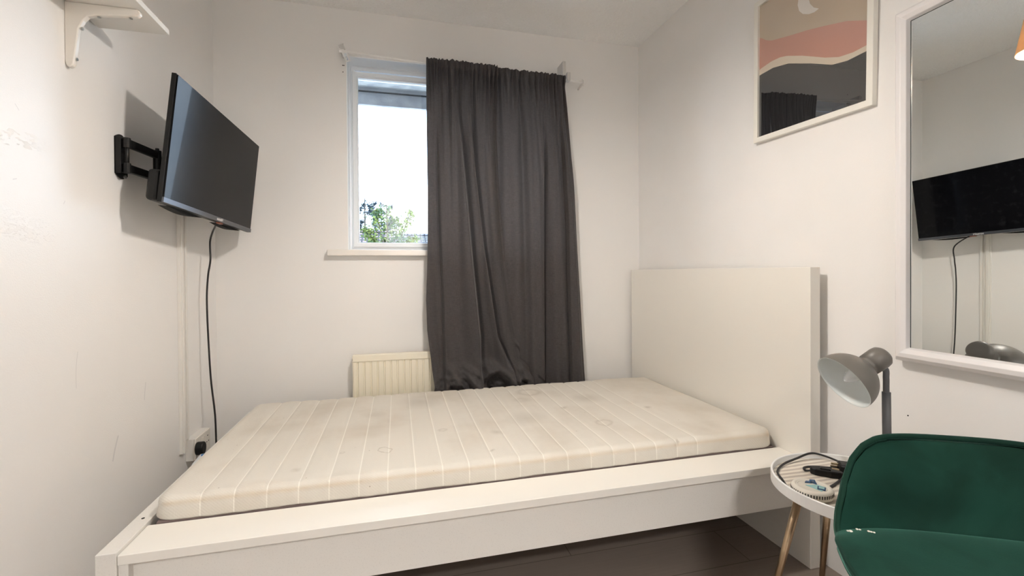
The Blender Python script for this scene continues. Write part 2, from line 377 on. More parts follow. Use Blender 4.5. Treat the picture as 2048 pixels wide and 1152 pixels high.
# drilled holes in the window wall
bm = bmesh.new()
for hx, hz in ((-.264, 2.104), (-.258, 2.104), (-.263, 2.07), (-.262, 2.214), (.961, 2.245)):
    lathe(bm, [(0, 0), (.0028, 0), (.0028, .0004), (0, .0004)], 8, Matrix.Translation((hx, YB, hz)) @ Matrix.Rotation(PI / 2, 4, 'X'))
for hx, hy, hz in ((XR, .985, .60),):
    lathe(bm, [(0, 0), (.0022, 0), (.0022, .0004), (0, .0004)], 8, Matrix.Translation((hx, hy, hz)) @ Matrix.Rotation(-PI / 2, 4, 'Y'))
me_obj('drill_hole', bm, M_dark, wb)
# skirting boards
for nm, b6 in (('baseboard_left', (XL, XL + .014, YF, YB, 0, .07)), 
               ('baseboard_back', (XL + .014, XR - .014, YB - .014, YB, 0, .07))):
    struct(bxo(nm, b6, M_gloss, bevel=.004))
# added open door and lining, unseen behind the camera, admitting hall fill light
dr = struct(empty('added_door_1', (.25, YF, 0)))
bm = bmesh.new(); box(bm, -.45, -.40, -.11, .012, 0, 2.04); box(bm, .40, .45, -.11, .012, 0, 2.04); box(bm, -.40, .40, -.11, .012, 1.995, 2.04)
me_obj('door_frame', bm, M_gloss, dr, bevel=.003)
bm = bmesh.new(); box(bm, .40, 1.16, -.155, -.115, .005, 1.98); me_obj('door_leaf', bm, M_gloss, dr, bevel=.002)
# added unseen hall lamp giving soft fill light from the camera side
hl = empty('added_hall_fill_lamp', (.25, -1.6, H)); tag(hl, 'added unseen fill lamp on the hall ceiling behind the camera', 'ceiling lamp')
bm = bmesh.new(); lathe(bm, [(0, 0), (.20, 0), (.20, -.03), (0, -.03)], 40); me_obj('fill_lamp_base', bm, M_gloss, hl)
la = light('added_hall_fill_light', 'AREA', (0, 0, -.036), 52, (1.0, .965, .93), shape='DISK', size=.40); la.parent = hl

# ------------------------------------------------------------------ window
win = struct(empty('window_1', (0, 0, 0)))
FY = 2.587
bm = bmesh.new()
ring(bm, WX0, WX1, WZ0, WZ1, .032, FY, FY + .065); ring(bm, WX0 + .012, WX1 - .012, WZ0 + .012, WZ1 - .012, .020, FY - .006, FY)
box(bm, .328, .360, FY - .004, FY + .06, WZ0 + .03, WZ1 - .03)
me_obj('window_frame', bm, M_upvc, win, bevel=.003)
for x0, x1 in ((WX0 + .020, .322), (.366, WX1 - .020)):
    sash_parts = bmesh.new()
    ring(sash_parts, x0, x1, WZ0 + .020, WZ1 - .040, .024, FY - .016, FY + .03)
    ring(sash_parts, x0 + .010, x1 - .010, WZ0 + .026, WZ1 - .050, .020, FY - .006, FY + .02)
    sh = me_obj('window_sash', sash_parts, M_upvc, win, bevel=.003)
    bm = bmesh.new(); box(bm, x0 + .024, x1 - .024, FY + .02, FY + .024, WZ0 + .04, WZ1 - .07); me_obj('window_pane', bm, M_glass, sh)
bm = bmesh.new()
tube(bm, spline([(.318, 2.565, 1.50), (.318, 2.545, 1.50), (.318, 2.54, 1.51), (.318, 2.535, 1.60)], 4), .008); me_obj('window_handle', bm, M_upvc, win, smooth=True)
bm = bmesh.new(); box(bm, -.345, .985, 2.448, YB + .0, 1.118, 1.1488); box(bm, WX0, WX1, YB, FY, 1.118, 1.1495)
me_obj('window_sill', bm, M_gloss, win, bevel=.004)

bm = bmesh.new(); box(bm, WX0, WX1, YB + .001, FY, WZ1 - .004, WZ1); box(bm, WX0, WX0 + .004, YB + .001, FY, WZ0, WZ1 - .004); box(bm, WX1 - .004, WX1, YB + .001, FY, WZ0, WZ1 - .004)
me_obj('window_lining', bm, M_upvc, win)

# roof eave of this building outside, above the window
ev = struct(empty('trim_1', (0, 0, 0)))
M_eave = mat('painted_eave_board', (.30, .29, .29), .7, bump=(30, .4, .01), noise_col=(9, (.19, .19, .20), .35, .6))
M_eave2 = mat('weathered_soffit', (.36, .35, .33), .7, bump=(20, .5, .01), noise_col=(14, (.25, .25, .25), .35, .6))
bxo('soffit_board', (-1.6, 2.2, YB + .3, 3.0, 2.205, 2.23), M_eave2, ev, bevel=0)
bxo('fascia_board', (-1.6, 2.2, 3.0, 3.025, 2.095, 2.32), M_eave, ev, bevel=0)
bm = bmesh.new(); tube(bm, [(-1.6, 2.985, 2.17), (2.2, 2.985, 2.175)], .005); me_obj('cable_run', bm, M_dark, ev)

# ------------------------------------------------------------------ outside: houses, trees, ground
struct(bxo('ground_outside', (-40, 40, 4, 60, -3.2, -3.0), mat('pale_bounce_ground', (.66, .66, .64), .9), bevel=0))  # unseen ground, made pale to bounce daylight up to the ceiling
def roof_mat(name, c1, c2):
    M = mat(name, c1, .8); t = M.node_tree; p = t.nodes['Principled BSDF']; c = N(t, 'ShaderNodeTexCoord')
    br = N(t, 'ShaderNodeTexBrick', Scale=1.0); br.offset = 0.0
    br.inputs['Brick Width'].default_value = .17; br.inputs['Row Height'].default_value = .105
    br.inputs['Mortar Size'].default_value = .028; br.inputs['Color1'].default_value = (*c1, 1); br.inputs['Color2'].default_value = (*c2, 1)
    br.inputs['Mortar'].default_value = (.012, .010, .012, 1)
    mp = N(t, 'ShaderNodeMapping'); mp.inputs['Rotation'].default_value = (PI / 2, 0, 0); t.links.new(c.outputs['Object'], mp.inputs[0])
    t.links.new(mp.outputs[0], br.inputs['Vector']); t.links.new(br.outputs['Color'], p.inputs['Base Color'])
    return M
M_roof1 = roof_mat('brown_pantiles', (.19, .12, .12), (.22, .15, .145)); M_roof2 = roof_mat('grey_pantiles', (.12, .12, .14), (.15, .15, .17))
M_brick = mat('pale_render', (.4, .37, .33), .8)
def house(x0, x1, y0, y1, eave, ridge, rm, label):
    e = empty('house', ((x0 + x1) / 2, (y0 + y1) / 2, -3.0)); tag(e, label, 'house', None)
    hx, hy = (x1 - x0) / 2, (y1 - y0) / 2
    bm = bmesh.new(); box(bm, -hx, hx, -hy, hy, 0, eave + 3); me_obj('house_walls', bm, M_brick, e)
    bm = bmesh.new(); prism(bm, [(-hy - .3, eave + 3), (0, ridge + 3), (hy + .3, eave + 3)], 2 * hx + .4, Matrix(((0, 0, 1, -hx - .2), (1, 0, 0, 0), (0, 1, 0, 0), (0, 0, 0, 1))))
    me_obj('tiled_roof', bm, rm, e)
    bm = bmesh.new(); tube(bm, [(-hx - .2, 0, ridge + 3.0), (hx + .2, 0, ridge + 3.0)], .06, 8); me_obj('ridge_tile', bm, rm, e)
house(-5.0, -.30, 14, 19, 1.35, 2.46, M_roof1, 'distant house with brown tiled roof, left of the leafy tree outside the window')
house(.12, 6.5, 16, 22, 1.35, 2.60, M_roof2, 'distant house with grey tiled roof beyond the green tree, next to the curtain')
M_leaf = mat('spring_leaves', (.115, .145, .018), .6, noise_col=(3, (.038, .085, .035), .4, .6)); M_bark = mat('bark', (.08, .06, .045), .9)
M_conif = mat('blue_conifer_needles', (.030, .050, .055), .7, noise_col=(4, (.020, .040, .056), .4, .6))
def tree(name, base, branches, leafmat, n, lw, ll, label, trunk_r=.07, spread=.16):
    e = empty(name, base); tag(e, label, 'tree')
    rnd = random.Random(n)
    bm = bmesh.new()
    for path, r0 in branches: tube(bm, spline(path, 5), [r0 * (1 - .85 * k / (5 * (len(path) - 1))) for k in range(5 * (len(path) - 1) + 1)], 6)
    me_obj('branches', bm, M_bark, e)
    bm = bmesh.new()
    for path, r0 in branches:
        sp_ = spline(path, 10)
        for k in range(n):
            u = rnd.random() ** .6; q = sp_[int(u * (len(sp_) - 1))]
            if u < .3: continue
            sg = spread * (1.25 - u)
            q = q + Vector((rnd.gauss(0, sg), rnd.gauss(0, sg), rnd.gauss(0, sg)))
            a = Vector((rnd.gauss(0, 1), rnd.gauss(0, 1), rnd.gauss(0, .7))).normalized(); b_ = a.cross(Vector((rnd.gauss(0, 1), rnd.gauss(0, 1), rnd.gauss(0, 1)))).normalized()
            l_ = ll * rnd.uniform(.6, 1.2); w_ = lw * rnd.uniform(.6, 1.2)
            vs = [bm.verts.new(q), bm.verts.new(q + a * l_ * .5 + b_ * w_), bm.verts.new(q + a * l_), bm.verts.new(q + a * l_ * .5 - b_ * w_)]
            bm.faces.new(vs)
    fo = me_obj('foliage', bm, leafmat, e); return e
T0 = (-.25, 12, -3)
tree('leafy_tree', T0, [
    ([(0, 0, 0), (0, 0, 2.5), (.02, 0, 4.2), (.0, 0, 5.82)], .08), ([(0, 0, 3.8), (.2, .1, 4.6), (.45, 0, 5.2), (.62, 0, 5.62)], .03),
    ([(0, 0, 3.8), (-.2, .1, 4.5), (-.42, 0, 5.02), (-.50, 0, 5.15)], .03), ([(0, 0, 3.6), (.25, -.1, 4.3), (.5, 0, 4.75), (.75, 0, 4.95)], .03),
    ([(0, 0, 4.2), (-.1, -.1, 4.9), (-.22, 0, 5.4), (-.18, 0, 5.65)], .03), ([(0, 0, 3.6), (-.2, -.1, 4.3), (-.3, 0, 4.6), (-.36, 0, 4.9)], .03),
    ([(0, 0, 3.9), (.12, .1, 4.6), (.24, 0, 5.1), (.2, 0, 5.45)], .03), ([(0, 0, 3.2), (.2, .1, 4.0), (.35, 0, 4.4), (.4, 0, 4.75)], .03),
    ([(0, 0, 3.2), (-.05, -.1, 4.0), (-.12, 0, 4.5), (-.05, 0, 4.9)], .03)],
    M_leaf, 420, .030, .085, 'bright green leafy tree outside in front of the tiled roofs', spread=.15)
br_ = [([(0, 0, 0), (0, 0, 3), (0, 0, 5), (0, 0, 6.55)], .09), ([(0, 0, 3), (.45, 0, 4.2), (.52, 0, 5.4), (.54, 0, 6.45)], .05), ([(0, 0, 3), (-.4, 0, 4.2), (-.5, 0, 5.4), (-.45, 0, 6.2)], .05)]
rb = random.Random(3)
for k in range(26):
    z = rb.uniform(4.5, 6.0); s_ = rb.choice((-1, 1)); x = rb.choice((0, .52, -.45)); L = rb.uniform(.25, .45)
    br_.append(([(x, 0, z), (x + s_ * L * .5, rb.uniform(-.2, .2), z + .12), (x + s_ * L, rb.uniform(-.2, .2), z + .42)], .014))
def far(q): k = 1.355; return (q[0] * k, q[1], (q[2] - 4.024) * k + 4.024)
br_ = [([far(q) if q[2] > 0 else q for q in P], r0 * k_) for (P, r0), k_ in zip(br_, [1.3] * 99)]
tree('conifer_tree', (-1.40, 21.5, -3), br_, M_conif, 260, .022, .15, 'blue green conifer standing behind the brown roof at the left of the window', spread=.07)

# ------------------------------------------------------------------ curtain rod with its brackets
rod = empty('curtain_rod', (.39, YB, 2.12)); tag(rod, 'thin white curtain rod above the window, hanging loose from its brackets', 'curtain rod')
def R0(q): return (q[0] - .39, q[1] - YB, q[2] - 2.12)
bm = bmesh.new(); tube(bm, [R0(q) for q in ((-.250, 2.40, 2.139), (.15, 2.40, 2.120), (.94, 2.40, 2.112), (1.035, 2.40, 2.106))], .0065, 12)
me_obj('rod', bm, M_rod, rod, smooth=False)
bm = bmesh.new(); tube(bm, [R0(q) for q in ((-.252, 2.402, 2.137), (-.14, 2.41, 2.122), (.02, 2.405, 2.118), (.15, 2.400, 2.119))], .003, 8); me_obj('inner_wire', bm, M_rod, rod, smooth=True)
bm = bmesh.new(); tube(bm, [R0(q) for q in ((-.272, 2.40, 2.139), (-.248, 2.40, 2.139))], .0095, 14); me_obj('end_cap', bm, M_rod, rod, smooth=False, bevel=.002)
bm = bmesh.new(); tube(bm, spline([R0(q) for q in ((1.030, 2.395, 2.120), (1.037, 2.395, 2.118), (1.040, 2.395, 2.105), (1.036, 2.395, 2.090), (1.028, 2.395, 2.089))], 5), .0045, 8)
tube(bm, [R0((1.036, 2.40, 2.105)), R0((1.043, YB - .001, 2.101))], .005, 8); me_obj('end_hook', bm, M_rod, rod, smooth=True)
# left bracket: slotted plate fixed to the rod end and dangling at an angle
Mb = Matrix.Translation(R0((-.238, 2.392, 2.112))) @ Matrix.Rotation(math.radians(-24), 4, 'Y')
bm = bmesh.new()
for x0, x1, z0, z1 in ((-.012, -.006, -.03, .026), (.006, .012, -.03, .026), (-.006, .006, -.03, -.023), (-.006, .006, .012, .026)):
    vs = box(bm, x0, x1, -.002, .002, z0, z1); bmesh.ops.transform(bm, matrix=Mb, verts=vs)
vs = box(bm, -.011, .011, -.002, .06, .024, .028); bmesh.ops.transform(bm, matrix=Mb, verts=vs)
me_obj('slotted_bracket', bm, M_rod, rod, bevel=.001)
bm = bmesh.new(); vs = box(bm, -.012, .012, .0, .088, .030, .062); bmesh.ops.transform(bm, matrix=Mb, verts=vs)
me_obj('bracket_clip', bm, M_clear, rod, bevel=.003)
bm = bmesh.new(); box(bm, *(lambda a, b_: (a[0], b_[0], a[1], b_[1], a[2], b_[2]))(R0((.912, 2.395, 2.135)), R0((.932, 2.486, 2.213))))
me_obj('bracket_plate', bm, M_clear, rod, bevel=.002)
bm = bmesh.new(); box(bm, *(lambda a, b_: (a[0], b_[0], a[1], b_[1], a[2], b_[2]))(R0((.936, 2.385, 2.103)), R0((.956, 2.42, 2.150))))
me_obj('rod_clamp', bm, M_clear, rod, bevel=.003)

# ------------------------------------------------------------------ curtains
def curtain(name, left, right, ztop, zbot, ybase, folds, label, seed, nu=260, nv=230, flare=None, lead=1, gathers=20):
    rnd = random.Random(seed); ph = [rnd.uniform(0, 6.28) for _ in range(12)]
    bm = bmesh.new(); V = []
    gc = []; x = -.01                                           # creases between gathers, pinched under the rod
    while x < 1.02:
        long_ = rnd.random() < .35
        gc.append((x, x + rnd.uniform(-.05, .05), rnd.uniform(.6, 1.2) * .034, rnd.uniform(.12, .40), rnd.uniform(.25, .5) * .026 if long_ else .002, rnd.uniform(.8, 1.3)))
        x += rnd.uniform(.55, 1.5) / gathers
    for j in range(nv + 1):
        v = j / nv; row = []
        for i in range(nu + 1):
            u = i / nu
            zt = ztop(u); zb = zbot(u); z = zt + (zb - zt) * v; dz = zt - z
            xl, xr = interp(left, -z), interp(right, -z)
            uu = u + .010 * math.sin(u * 9 + v * 3 + ph[0]) * sm(0, .2, v) * (1 - abs(2 * u - 1))
            xx = xl + (xr - xl) * uu
            # gathers: sharp pleats that fade downwards
            g = 0
            for c0, c1, a0, fl, a1, ww in gc:
                c_ = c0 + (c1 - c0) * v; f_ = math.exp(-(dz / fl) ** 1.4); a0 = a0 * (.30 + .70 * sm(.01, .06, dz))
                wv_ = ww * (.20 + .45 * (1 - f_)) / gathers
                g -= (a0 * f_ + a1 * (1 - f_)) * math.exp(-((u - c_) / wv_) ** 2)
            g += .006
            head = .0015 * math.sin(u * 240 + ph[1]) * math.exp(-dz / .03)
            y = ybase - g + head
            # long folds: list of (centre track, half width, depth, sharp)
            for tr, wd, dp, shp, vt in folds:
                c_ = interp(tr, -z); ww = wd * (xr - xl if wd < 0 else 1); d_ = (xx - c_) / wd
                k = 1.7 * dp * sm(vt, vt + .22, v)
                if shp == 0: y -= k * math.exp(-d_ * d_)
                else:                                              # a lapped fold: soft rise one side, deep crease on the other
                    d_ *= shp; y -= k * (math.exp(-d_ * d_ * .6) if d_ < 0 else math.exp(-d_ * d_ * 14)); y += k * .8 * math.exp(-((d_ - .30) / .17) ** 2)
            y += .005 * math.sin(u * 21 + ph[2] + 1.5 * v) * sm(.1, .5, v) + .0025 * math.sin(u * 47 + ph[3] + 3 * v)
            y += .002 * noise.noise(Vector((xx * 14, z * 9, seed)))
            if flare: xx, y, z = flare(u, v, xx, y, z)
            # hem thickness at the side edges
            row.append(bm.verts.new((xx, y, z)))
        V.append(row)
    for j in range(nv):
        for i in range(nu): bm.faces.new((V[j][i], V[j][i + 1], V[j + 1][i + 1], V[j + 1][i]))
    ob = me_obj(name, bm, M_curt, None, smooth=True)
    return tag(ob, label, 'curtain', None)
def T(l): return sorted((-z, x) for x, z in l)
rr = random.Random(5); rim = [rr.uniform(-.5, 1) for _ in range(400)]
def ruffle(u, a=.005, k=46): x = u * k; i = int(x); f = x - i; return a * (rim[i] * (1 - f) + rim[i + 1] * f)
# right panel: hangs straight behind the left one
Ledge = T([(.50, 2.2), (.50, .30)]); Redge = T([(.926, 2.129), (.939, 1.907), (.956, 1.656), (.975, 1.375), (.988, 1.15), (1.008, .867), (1.022, .582), (1.036, .38)])
curtain('curtain', Ledge, Redge, lambda u: 2.130 - .004 * u + ruffle(u), lambda u: .372, 2.384,
        [(T([(.79, 2.0), (.784, 1.148), (.777, .40)]), .050, .020, 1, .1),
         (T([(.845, 2.0), (.86, 1.3), (.87, .40)]), .035, .014, 0, .12), (T([(.89, 2.1), (.93, 1.3), (.95, .40)]), .030, .016, -1, .08),
         (T([(.60, 2.1), (.64, 1.3), (.67, .40)]), .045, .015, 0, .05), (T([(.69, 2.1), (.715, 1.3), (.72, .40)]), .03, .012, 0, .05),
         (T([(.96, 1.4), (1.0, .40)]), .018, .012, 0, .2)],
        'dark grey curtain panel hanging straight, right hand of the pair at the window', 11, gathers=17)
# left panel: longer, laps over the right one and piles up on the bed edge
Lx = T([(.154, 2.116), (.154, 1.767), (.156, 1.405), (.153, 1.145), (.143, .886), (.147, .729), (.166, .572), (.178, .45), (.17, .38)])
Rx = T([(.528, 2.10), (.520, 1.771), (.530, 1.531), (.557, 1.195), (.575, .985), (.602, .823), (.634, .659), (.640, .60), (.645, .563), (.70, .515), (.745, .465), (.800, .405), (.81, .38)])
def flare(u, v, x, y, z):
    k = sm(.58, .45, z)                                            # the lowest part slumps forward, then tucks under itself
    y -= .040 * k * (1 - .6 * sm(.75, 1, u)) * (1 - .9 * sm(.425, .38, z))
    y -= k * (.018 * math.sin(x * 46 + z * 30 + 2 * math.sin(x * 19)) + .022 * noise.noise(Vector((x * 26, z * 34, 3))) + .010 * noise.noise(Vector((x * 60, z * 70, 5))))
    dx = x - .505; rr_ = math.hypot(dx, (z - .425) * .9)           # arched fold with a dark hollow beneath it
    if z > .40: y -= .026 * math.exp(-((rr_ - .078) / .016) ** 2) * sm(.0, .03, z - .40)
    y += .026 * sm(.070, .040, rr_)
    y -= .016 * sm(.62, .40, z) * sm(.80, 1.0, u)                 # triangle of hem turned out to the right
    dd = (z - (.670 - 1.30 * (x - .60)))                          # diagonal crease
    y -= .014 * math.exp(-(dd / .016) ** 2) * sm(.58, .63, x)
    z += .012 * k * math.sin(x * 70) * sm(.44, .38, z)
    return x, y, z
curtain('curtain', Lx, Rx, lambda u: 2.133 - .003 * u + ruffle(u + .3), lambda u: .378, 2.362,
        [(T([(.300, 1.9), (.336, 1.512), (.368, 1.146), (.412, .687), (.418, .40)]), .060, .026, 1, .05),
         (T([(.370, 1.9), (.395, 1.6), (.440, 1.156), (.508, .683), (.585, .50), (.60, .4)]), .042, .024, 1, .05),
         (T([(.212, 1.9), (.222, 1.2), (.235, .9), (.24, .40)]), .035, .009, -1, .12),
         (T([(.47, 1.9), (.48, 1.6), (.51, 1.2), (.57, .7), (.62, .4)]), .030, .012, 0, .1)],
        'dark grey curtain panel bunched up on the bed edge, left hand of the pair', 23, flare=flare, gathers=18)

# ------------------------------------------------------------------ radiator
rad = empty('radiator', (.22, YB, .15)); tag(rad, 'cream ribbed wall radiator below the window, partly behind the curtain', 'radiator')
bm = bmesh.new(); X0, X1 = -.442, .42; y1, y2 = -.070, -.040
prof = []; x = X0
pts = [(X0, -.010)]
k = X0 + .018
while k < X1 - .02:
    pts += [(k, .0), (k + .003, .0045), (k + .006, .0045 * .0), (k + .027, .0)]; k += .033
# front skin with pressed flutes
def skin(bm, z0, z1):
    xs = []; q = X0 + .016
    xs.append((X0, 0))
    while q < X1 - .03:
        xs += [(q, 0), (q + .003, .006), (q + .007, .006), (q + .011, 0)]; q += .033
    xs.append((X1, 0)); a = [bm.verts.new((x, y1 + d, z0)) for x, d in xs]; b_ = [bm.verts.new((x, y1 + d, z1)) for x, d in xs]
    for i in range(len(xs) - 1): bm.faces.new((a[i], a[i + 1], b_[i + 1], b_[i]))
skin(bm, .03, .424); box(bm, X0, X1, y1 + .007, y2, .0, .455)
me_obj('radiator_panel', bm, M_rad, rad)
bm = bmesh.new(); box(bm, X0 - .002, X1 + .002, y1 - .004, y2 + .003, .424, .460); me_obj('top_rail', bm, M_rad, rad, bevel=.004)
bm = bmesh.new(); box(bm, X0 - .003, X0 + .002, y1, y2 + .01, .0, .452); me_obj('side_panel', bm, M_rad, rad, bevel=.001)
for q in (X0 + .08, X1 - .12): bm = bmesh.new(); box(bm, q, q + .04, y2, -.001, .05, .40); me_obj('radiator_bracket', bm, M_rad, rad)
bm = bmesh.new(); tube(bm, [(X0 - .006, -.06, .435), (X0 + .0, -.06, .435)], .006, 10); me_obj('bleed_valve', bm, M_screw, rad)
for q in (X0 + .03, X1 - .03): bm = bmesh.new(); tube(bm, [(q, -.06, .01), (q, -.06, -.149)], .008, 10); me_obj('supply_pipe', bm, M_rad, rad)

# ------------------------------------------------------------------ bed
bed = empty('bed_frame', (.36, 1.85, 0)); tag(bed, 'white single bed frame with tall plain headboard against the right wall', 'bed')
def B(a): return (a[0] - .36, a[1] - .36, a[2] - 1.85, a[3] - 1.85, a[4], a[5])
bxo('headboard', B((1.364, 1.405, 1.238, 2.452, 0, 1.036)), M_bedw, bed, bevel=.0015)
bxo('footboard', B((-.680, -.638, 1.236, 2.35, 0, .380)), M_bedp, bed, bevel=.0015)
bxo('side_ledge', B((-.637, 1.363, 1.237, 1.370, .349, .372)), M_bedw, bed, bevel=.0012)
bxo('side_ledge', B((-.637, 1.363, 2.290, 2.352, .349, .372)), M_bedw, bed, bevel=.0012)
bxo('side_panel', B((-.6375, 1.3635, 1.262, 1.2725, .212, .3485)), M_bedp, bed, bevel=.001)
bxo('side_panel', B((-.6375, 1.3635, 2.33, 2.35, .212, .3485)), M_bedp, bed, bevel=.001)
bxo('side_post', B((-.6375, -.617, 1.241, 1.262, .0, .3485)), M_bedp, bed, bevel=.001)
bm = bmesh.new(); box(bm, *B((-.6375, 1.3635, 1.78, 1.82, .29, .345)))
for k in range(16): box(bm, *B((-.6 + k * .122, -.6 + k * .122 + .07, 1.274, 2.328, .330, .342)))
box(bm, *B((-.637, 1.363, 1.273, 2.329, .322, .328)))  # added unseen sheet below the slats, stops light leaking onto the floor
sl = me_obj('bed_slats_light_stop', bm, mat('birch_slats', (.5, .42, .3), .6), bed)
for yy_ in (1.395, 1.75):
    bm = bmesh.new(); lathe(bm, [(0, 0), (.004, 0), (.004, .0006), (0, .0006)], 12, Matrix.Translation((-.659 - .36, yy_ - 1.85, .380)))
    me_obj('screw_hole', bm, M_dark, bed)

# mattress: rounded section swept along X, pinched at each quilting seam
def mattress():
    bm = bmesh.new(); x0, x1 = -.632, 1.352; ya, yb_, z0, z1 = 1.373, 2.285, .373, .436; rt_, rb_ = .026, .008
    sec = []
    def arc(cy, cz, r, a0, a1, n):
        for k in range(n + 1):
            a = a0 + (a1 - a0) * k / n; sec.append((cy + r * math.cos(a), cz + r * math.sin(a), math.cos(a), math.sin(a)))
    arc(ya + rb_, z0 + rb_, rb_, 1.5 * PI, PI, 3)
    arc(ya + rt_, z1 - rt_, rt_, PI, .5 * PI, 8)
    ny = 90
    for k in range(1, ny): sec.append((ya + rt_ + (yb_ - ya - 2 * rt_) * k / ny, z1, 0, 1))
    arc(yb_ - rt_, z1 - rt_, rt_, .5 * PI, 0, 8)
    arc(yb_ - rb_, z0 + rb_, rb_, 0, -.5 * PI, 3)
    seams = [-.5188 + .081 * k for k in range(20)]
    xs = []; x = x0
    while x < x1: xs.append(x); x += .0045
    xs.append(x1); L = []
    for x in xs:
        e = min(x - x0, x1 - x); end = 0; rx = .030
        if e < rx: end = rx - math.sqrt(max(0, rx * rx - (rx - e) ** 2))
        pf = 0
        ds = min(abs(x - s_) for s_ in seams)
        pinch0 = .0030 * math.exp(-(ds / .006) ** 2) - .0012 * min(1, ds / .04)
        row = []
        for (y, z, ny_, nz_) in sec:
            top = sm(z0 + .02, z1, z); pinch = pinch0 * (.12 + .88 * sm(z0 + .006, z1 - .015, z))
            wob = .003 * noise.noise(Vector((x * 5, y * 3, 1))) + .0022 * noise.noise(Vector((x * 16, y * 4, 7))) * top + .0012 * noise.noise(Vector((x * 30 + 2 * y, y * 9, 4)))
            off = -pinch + wob - end * (.9 if z > z0 + .02 else .25)
            cornr = 0
            dy = min(y - ya, yb_ - y); cc = max(0, .06 - e) ** 2 + max(0, .06 - dy) ** 2
            row.append(bm.verts.new((x, y + ny_ * off + (max(0, .06 - e) ** 2 * 6) * (1 if y < 1.8 else -1) * (1 - sm(0, .06, dy)), max(z0, z + nz_ * off))))
        L.append(row)
    n = len(sec)
    for i in range(len(L) - 1):
        for k in range(n - 1): bm.faces.new((L[i][k], L[i][k + 1], L[i + 1][k + 1], L[i + 1][k]))
        bm.faces.new((L[i][n - 1], L[i][0], L[i + 1][0], L[i + 1][n - 1]))
    bm.faces.new(L[0]); bm.faces.new(L[-1][::-1])
    return me_obj('mattress', bm, M_matt, None, smooth=True)
mt = tag(mattress(), 'thin off-white quilted mattress with stains lying bare on the white bed', 'mattress')
mt_b = bxo('mattress_base', (-.622, 1.346, 1.376, 2.282, .343, .375), M_mattb, mt, bevel=.004)

# ------------------------------------------------------------------ television and its arm
a_, t_, ro = .062, .092, -.044
wd = Vector((math.sin(a_), math.cos(a_), 0)); nn_ = Vector((math.cos(a_), -math.sin(a_), 0))
u0 = Vector((0, 0, 1)) * math.cos(t_) + nn_ * math.sin(t_); w2 = wd * math.cos(ro) + u0 * math.sin(ro); u2 = u0 * math.cos(ro) - wd * math.sin(ro); n2_ = w2.cross(u2)
if n2_.x < 0: n2_ = -n2_
tv = empty('television'); tag(tv, 'black flat screen television tilted on a wall arm in the left corner', 'television')
Mt = Matrix((w2, n2_, u2)).transposed().to_4x4(); Mt.translation = Vector((-.677, 2.031, 1.449)); tv.matrix_world = Mt
# local: x along width (towards window), y out of the screen, z up
bxo('cabinet', (-.365, .365, -.018, -.004, -.21, .21), M_black, tv, bevel=.002)
bxo('screen', (-.361, .361, -.004, .0005, -.193, .206), M_screen, tv, bevel=.0004)
bxo('bottom_bezel', (-.365, .365, -.004, .002, -.2095, -.193), M_bezel, tv, bevel=.0006)
bm = bmesh.new(); vs = box(bm, -.362, .34, -.056, -.018, -.206, -.105); me_obj('rear_housing', bm, M_black, tv, bevel=.012, seg=3)
bm = bmesh.new()
for x0 in (-.30, .06): prism(bm, [(x0 + .24 * k / 10, -.212 - .010 * math.sin(PI * k / 10)) for k in range(11)], .03, Matrix(((1, 0, 0, 0), (0, 0, -1, -.018), (0, 1, 0, 0), (0, 0, 0, 1))))
me_obj('speaker_grille', bm, M_dark, tv)
bxo('sensor_tab', (.055, .085, -.02, -.006, -.2155, -.209), mat('amber_sensor', (.45, .16, .10), .3), tv, bevel=.001)
tx = bpy.data.curves.new('brand_text', 'FONT'); tx.body = 'Hisense'; tx.size = .017; tx.align_x = 'CENTER'; tx.extrude = .0002
to = bpy.data.objects.new('tmp_text', tx); COL.objects.link(to); dg = bpy.context.evaluated_depsgraph_get()
me = bpy.data.meshes.new_from_object(to.evaluated_get(dg)); bpy.data.objects.remove(to); me.materials.clear(); me.materials.append(mat('silver_lettering', (.85, .85, .87), .3))
lg = bpy.data.objects.new('brand_lettering', me); COL.objects.link(lg); lg.parent = tv
lg.matrix_local = Matrix(((-1, 0, 0, 0), (0, 0, 1, .0024), (0, 1, 0, -.2060), (0, 0, 0, 1)))
lg.matrix_local = Matrix.Translation((.035, .0022, -.2062)) @ Matrix.Rotation(PI, 4, 'Z') @ Matrix.Rotation(PI / 2, 4, 'X')
bm = bmesh.new(); box(bm, -.11, .11, -.026, -.018, -.09, .09)
me_obj('vesa_plate', bm, M_blackm, tv, bevel=.001)

arm = empty('tv_wall_arm', (XL, 1.715, 1.405)); tag(arm, 'black double bar swivel arm fixed to the left wall behind the television', 'wall bracket')
poly = []
for k in range(9): a = PI * k / 8; poly.append((-.033 + .066 * k / 8, .058 + .013 * math.sin(a)))
for k in range(9): a = PI * k / 8; poly.append((.033 - .066 * k / 8, -.058 - .013 * math.sin(a)))
bm = bmesh.new(); prism(bm, poly, .004, Matrix(((0, 0, 1, 0), (1, 0, 0, 0), (0, 1, 0, 0), (0, 0, 0, 1)))); box(bm, .0, .018, -.033, -.029, -.058, .058); me_obj('wall_plate', bm, M_blackm, arm, bevel=.001)
for z in (.062, -.062):
    bm = bmesh.new(); lathe(bm, [(0, .004), (.006, .004), (.006, .009), (0, .009)], 6, Matrix.Translation((0, .012, z)) @ Matrix.Rotation(PI / 2, 4, 'Y')); me_obj('bolt', bm, M_screw, arm)
AP, AE = (.029, -.022), (.045, .130)
bm = bmesh.new(); tube(bm, [(AP[0], AP[1], -.052), (AP[0], AP[1], .052)], .006, 12); me_obj('pivot_pin', bm, M_blackm, arm, smooth=True)
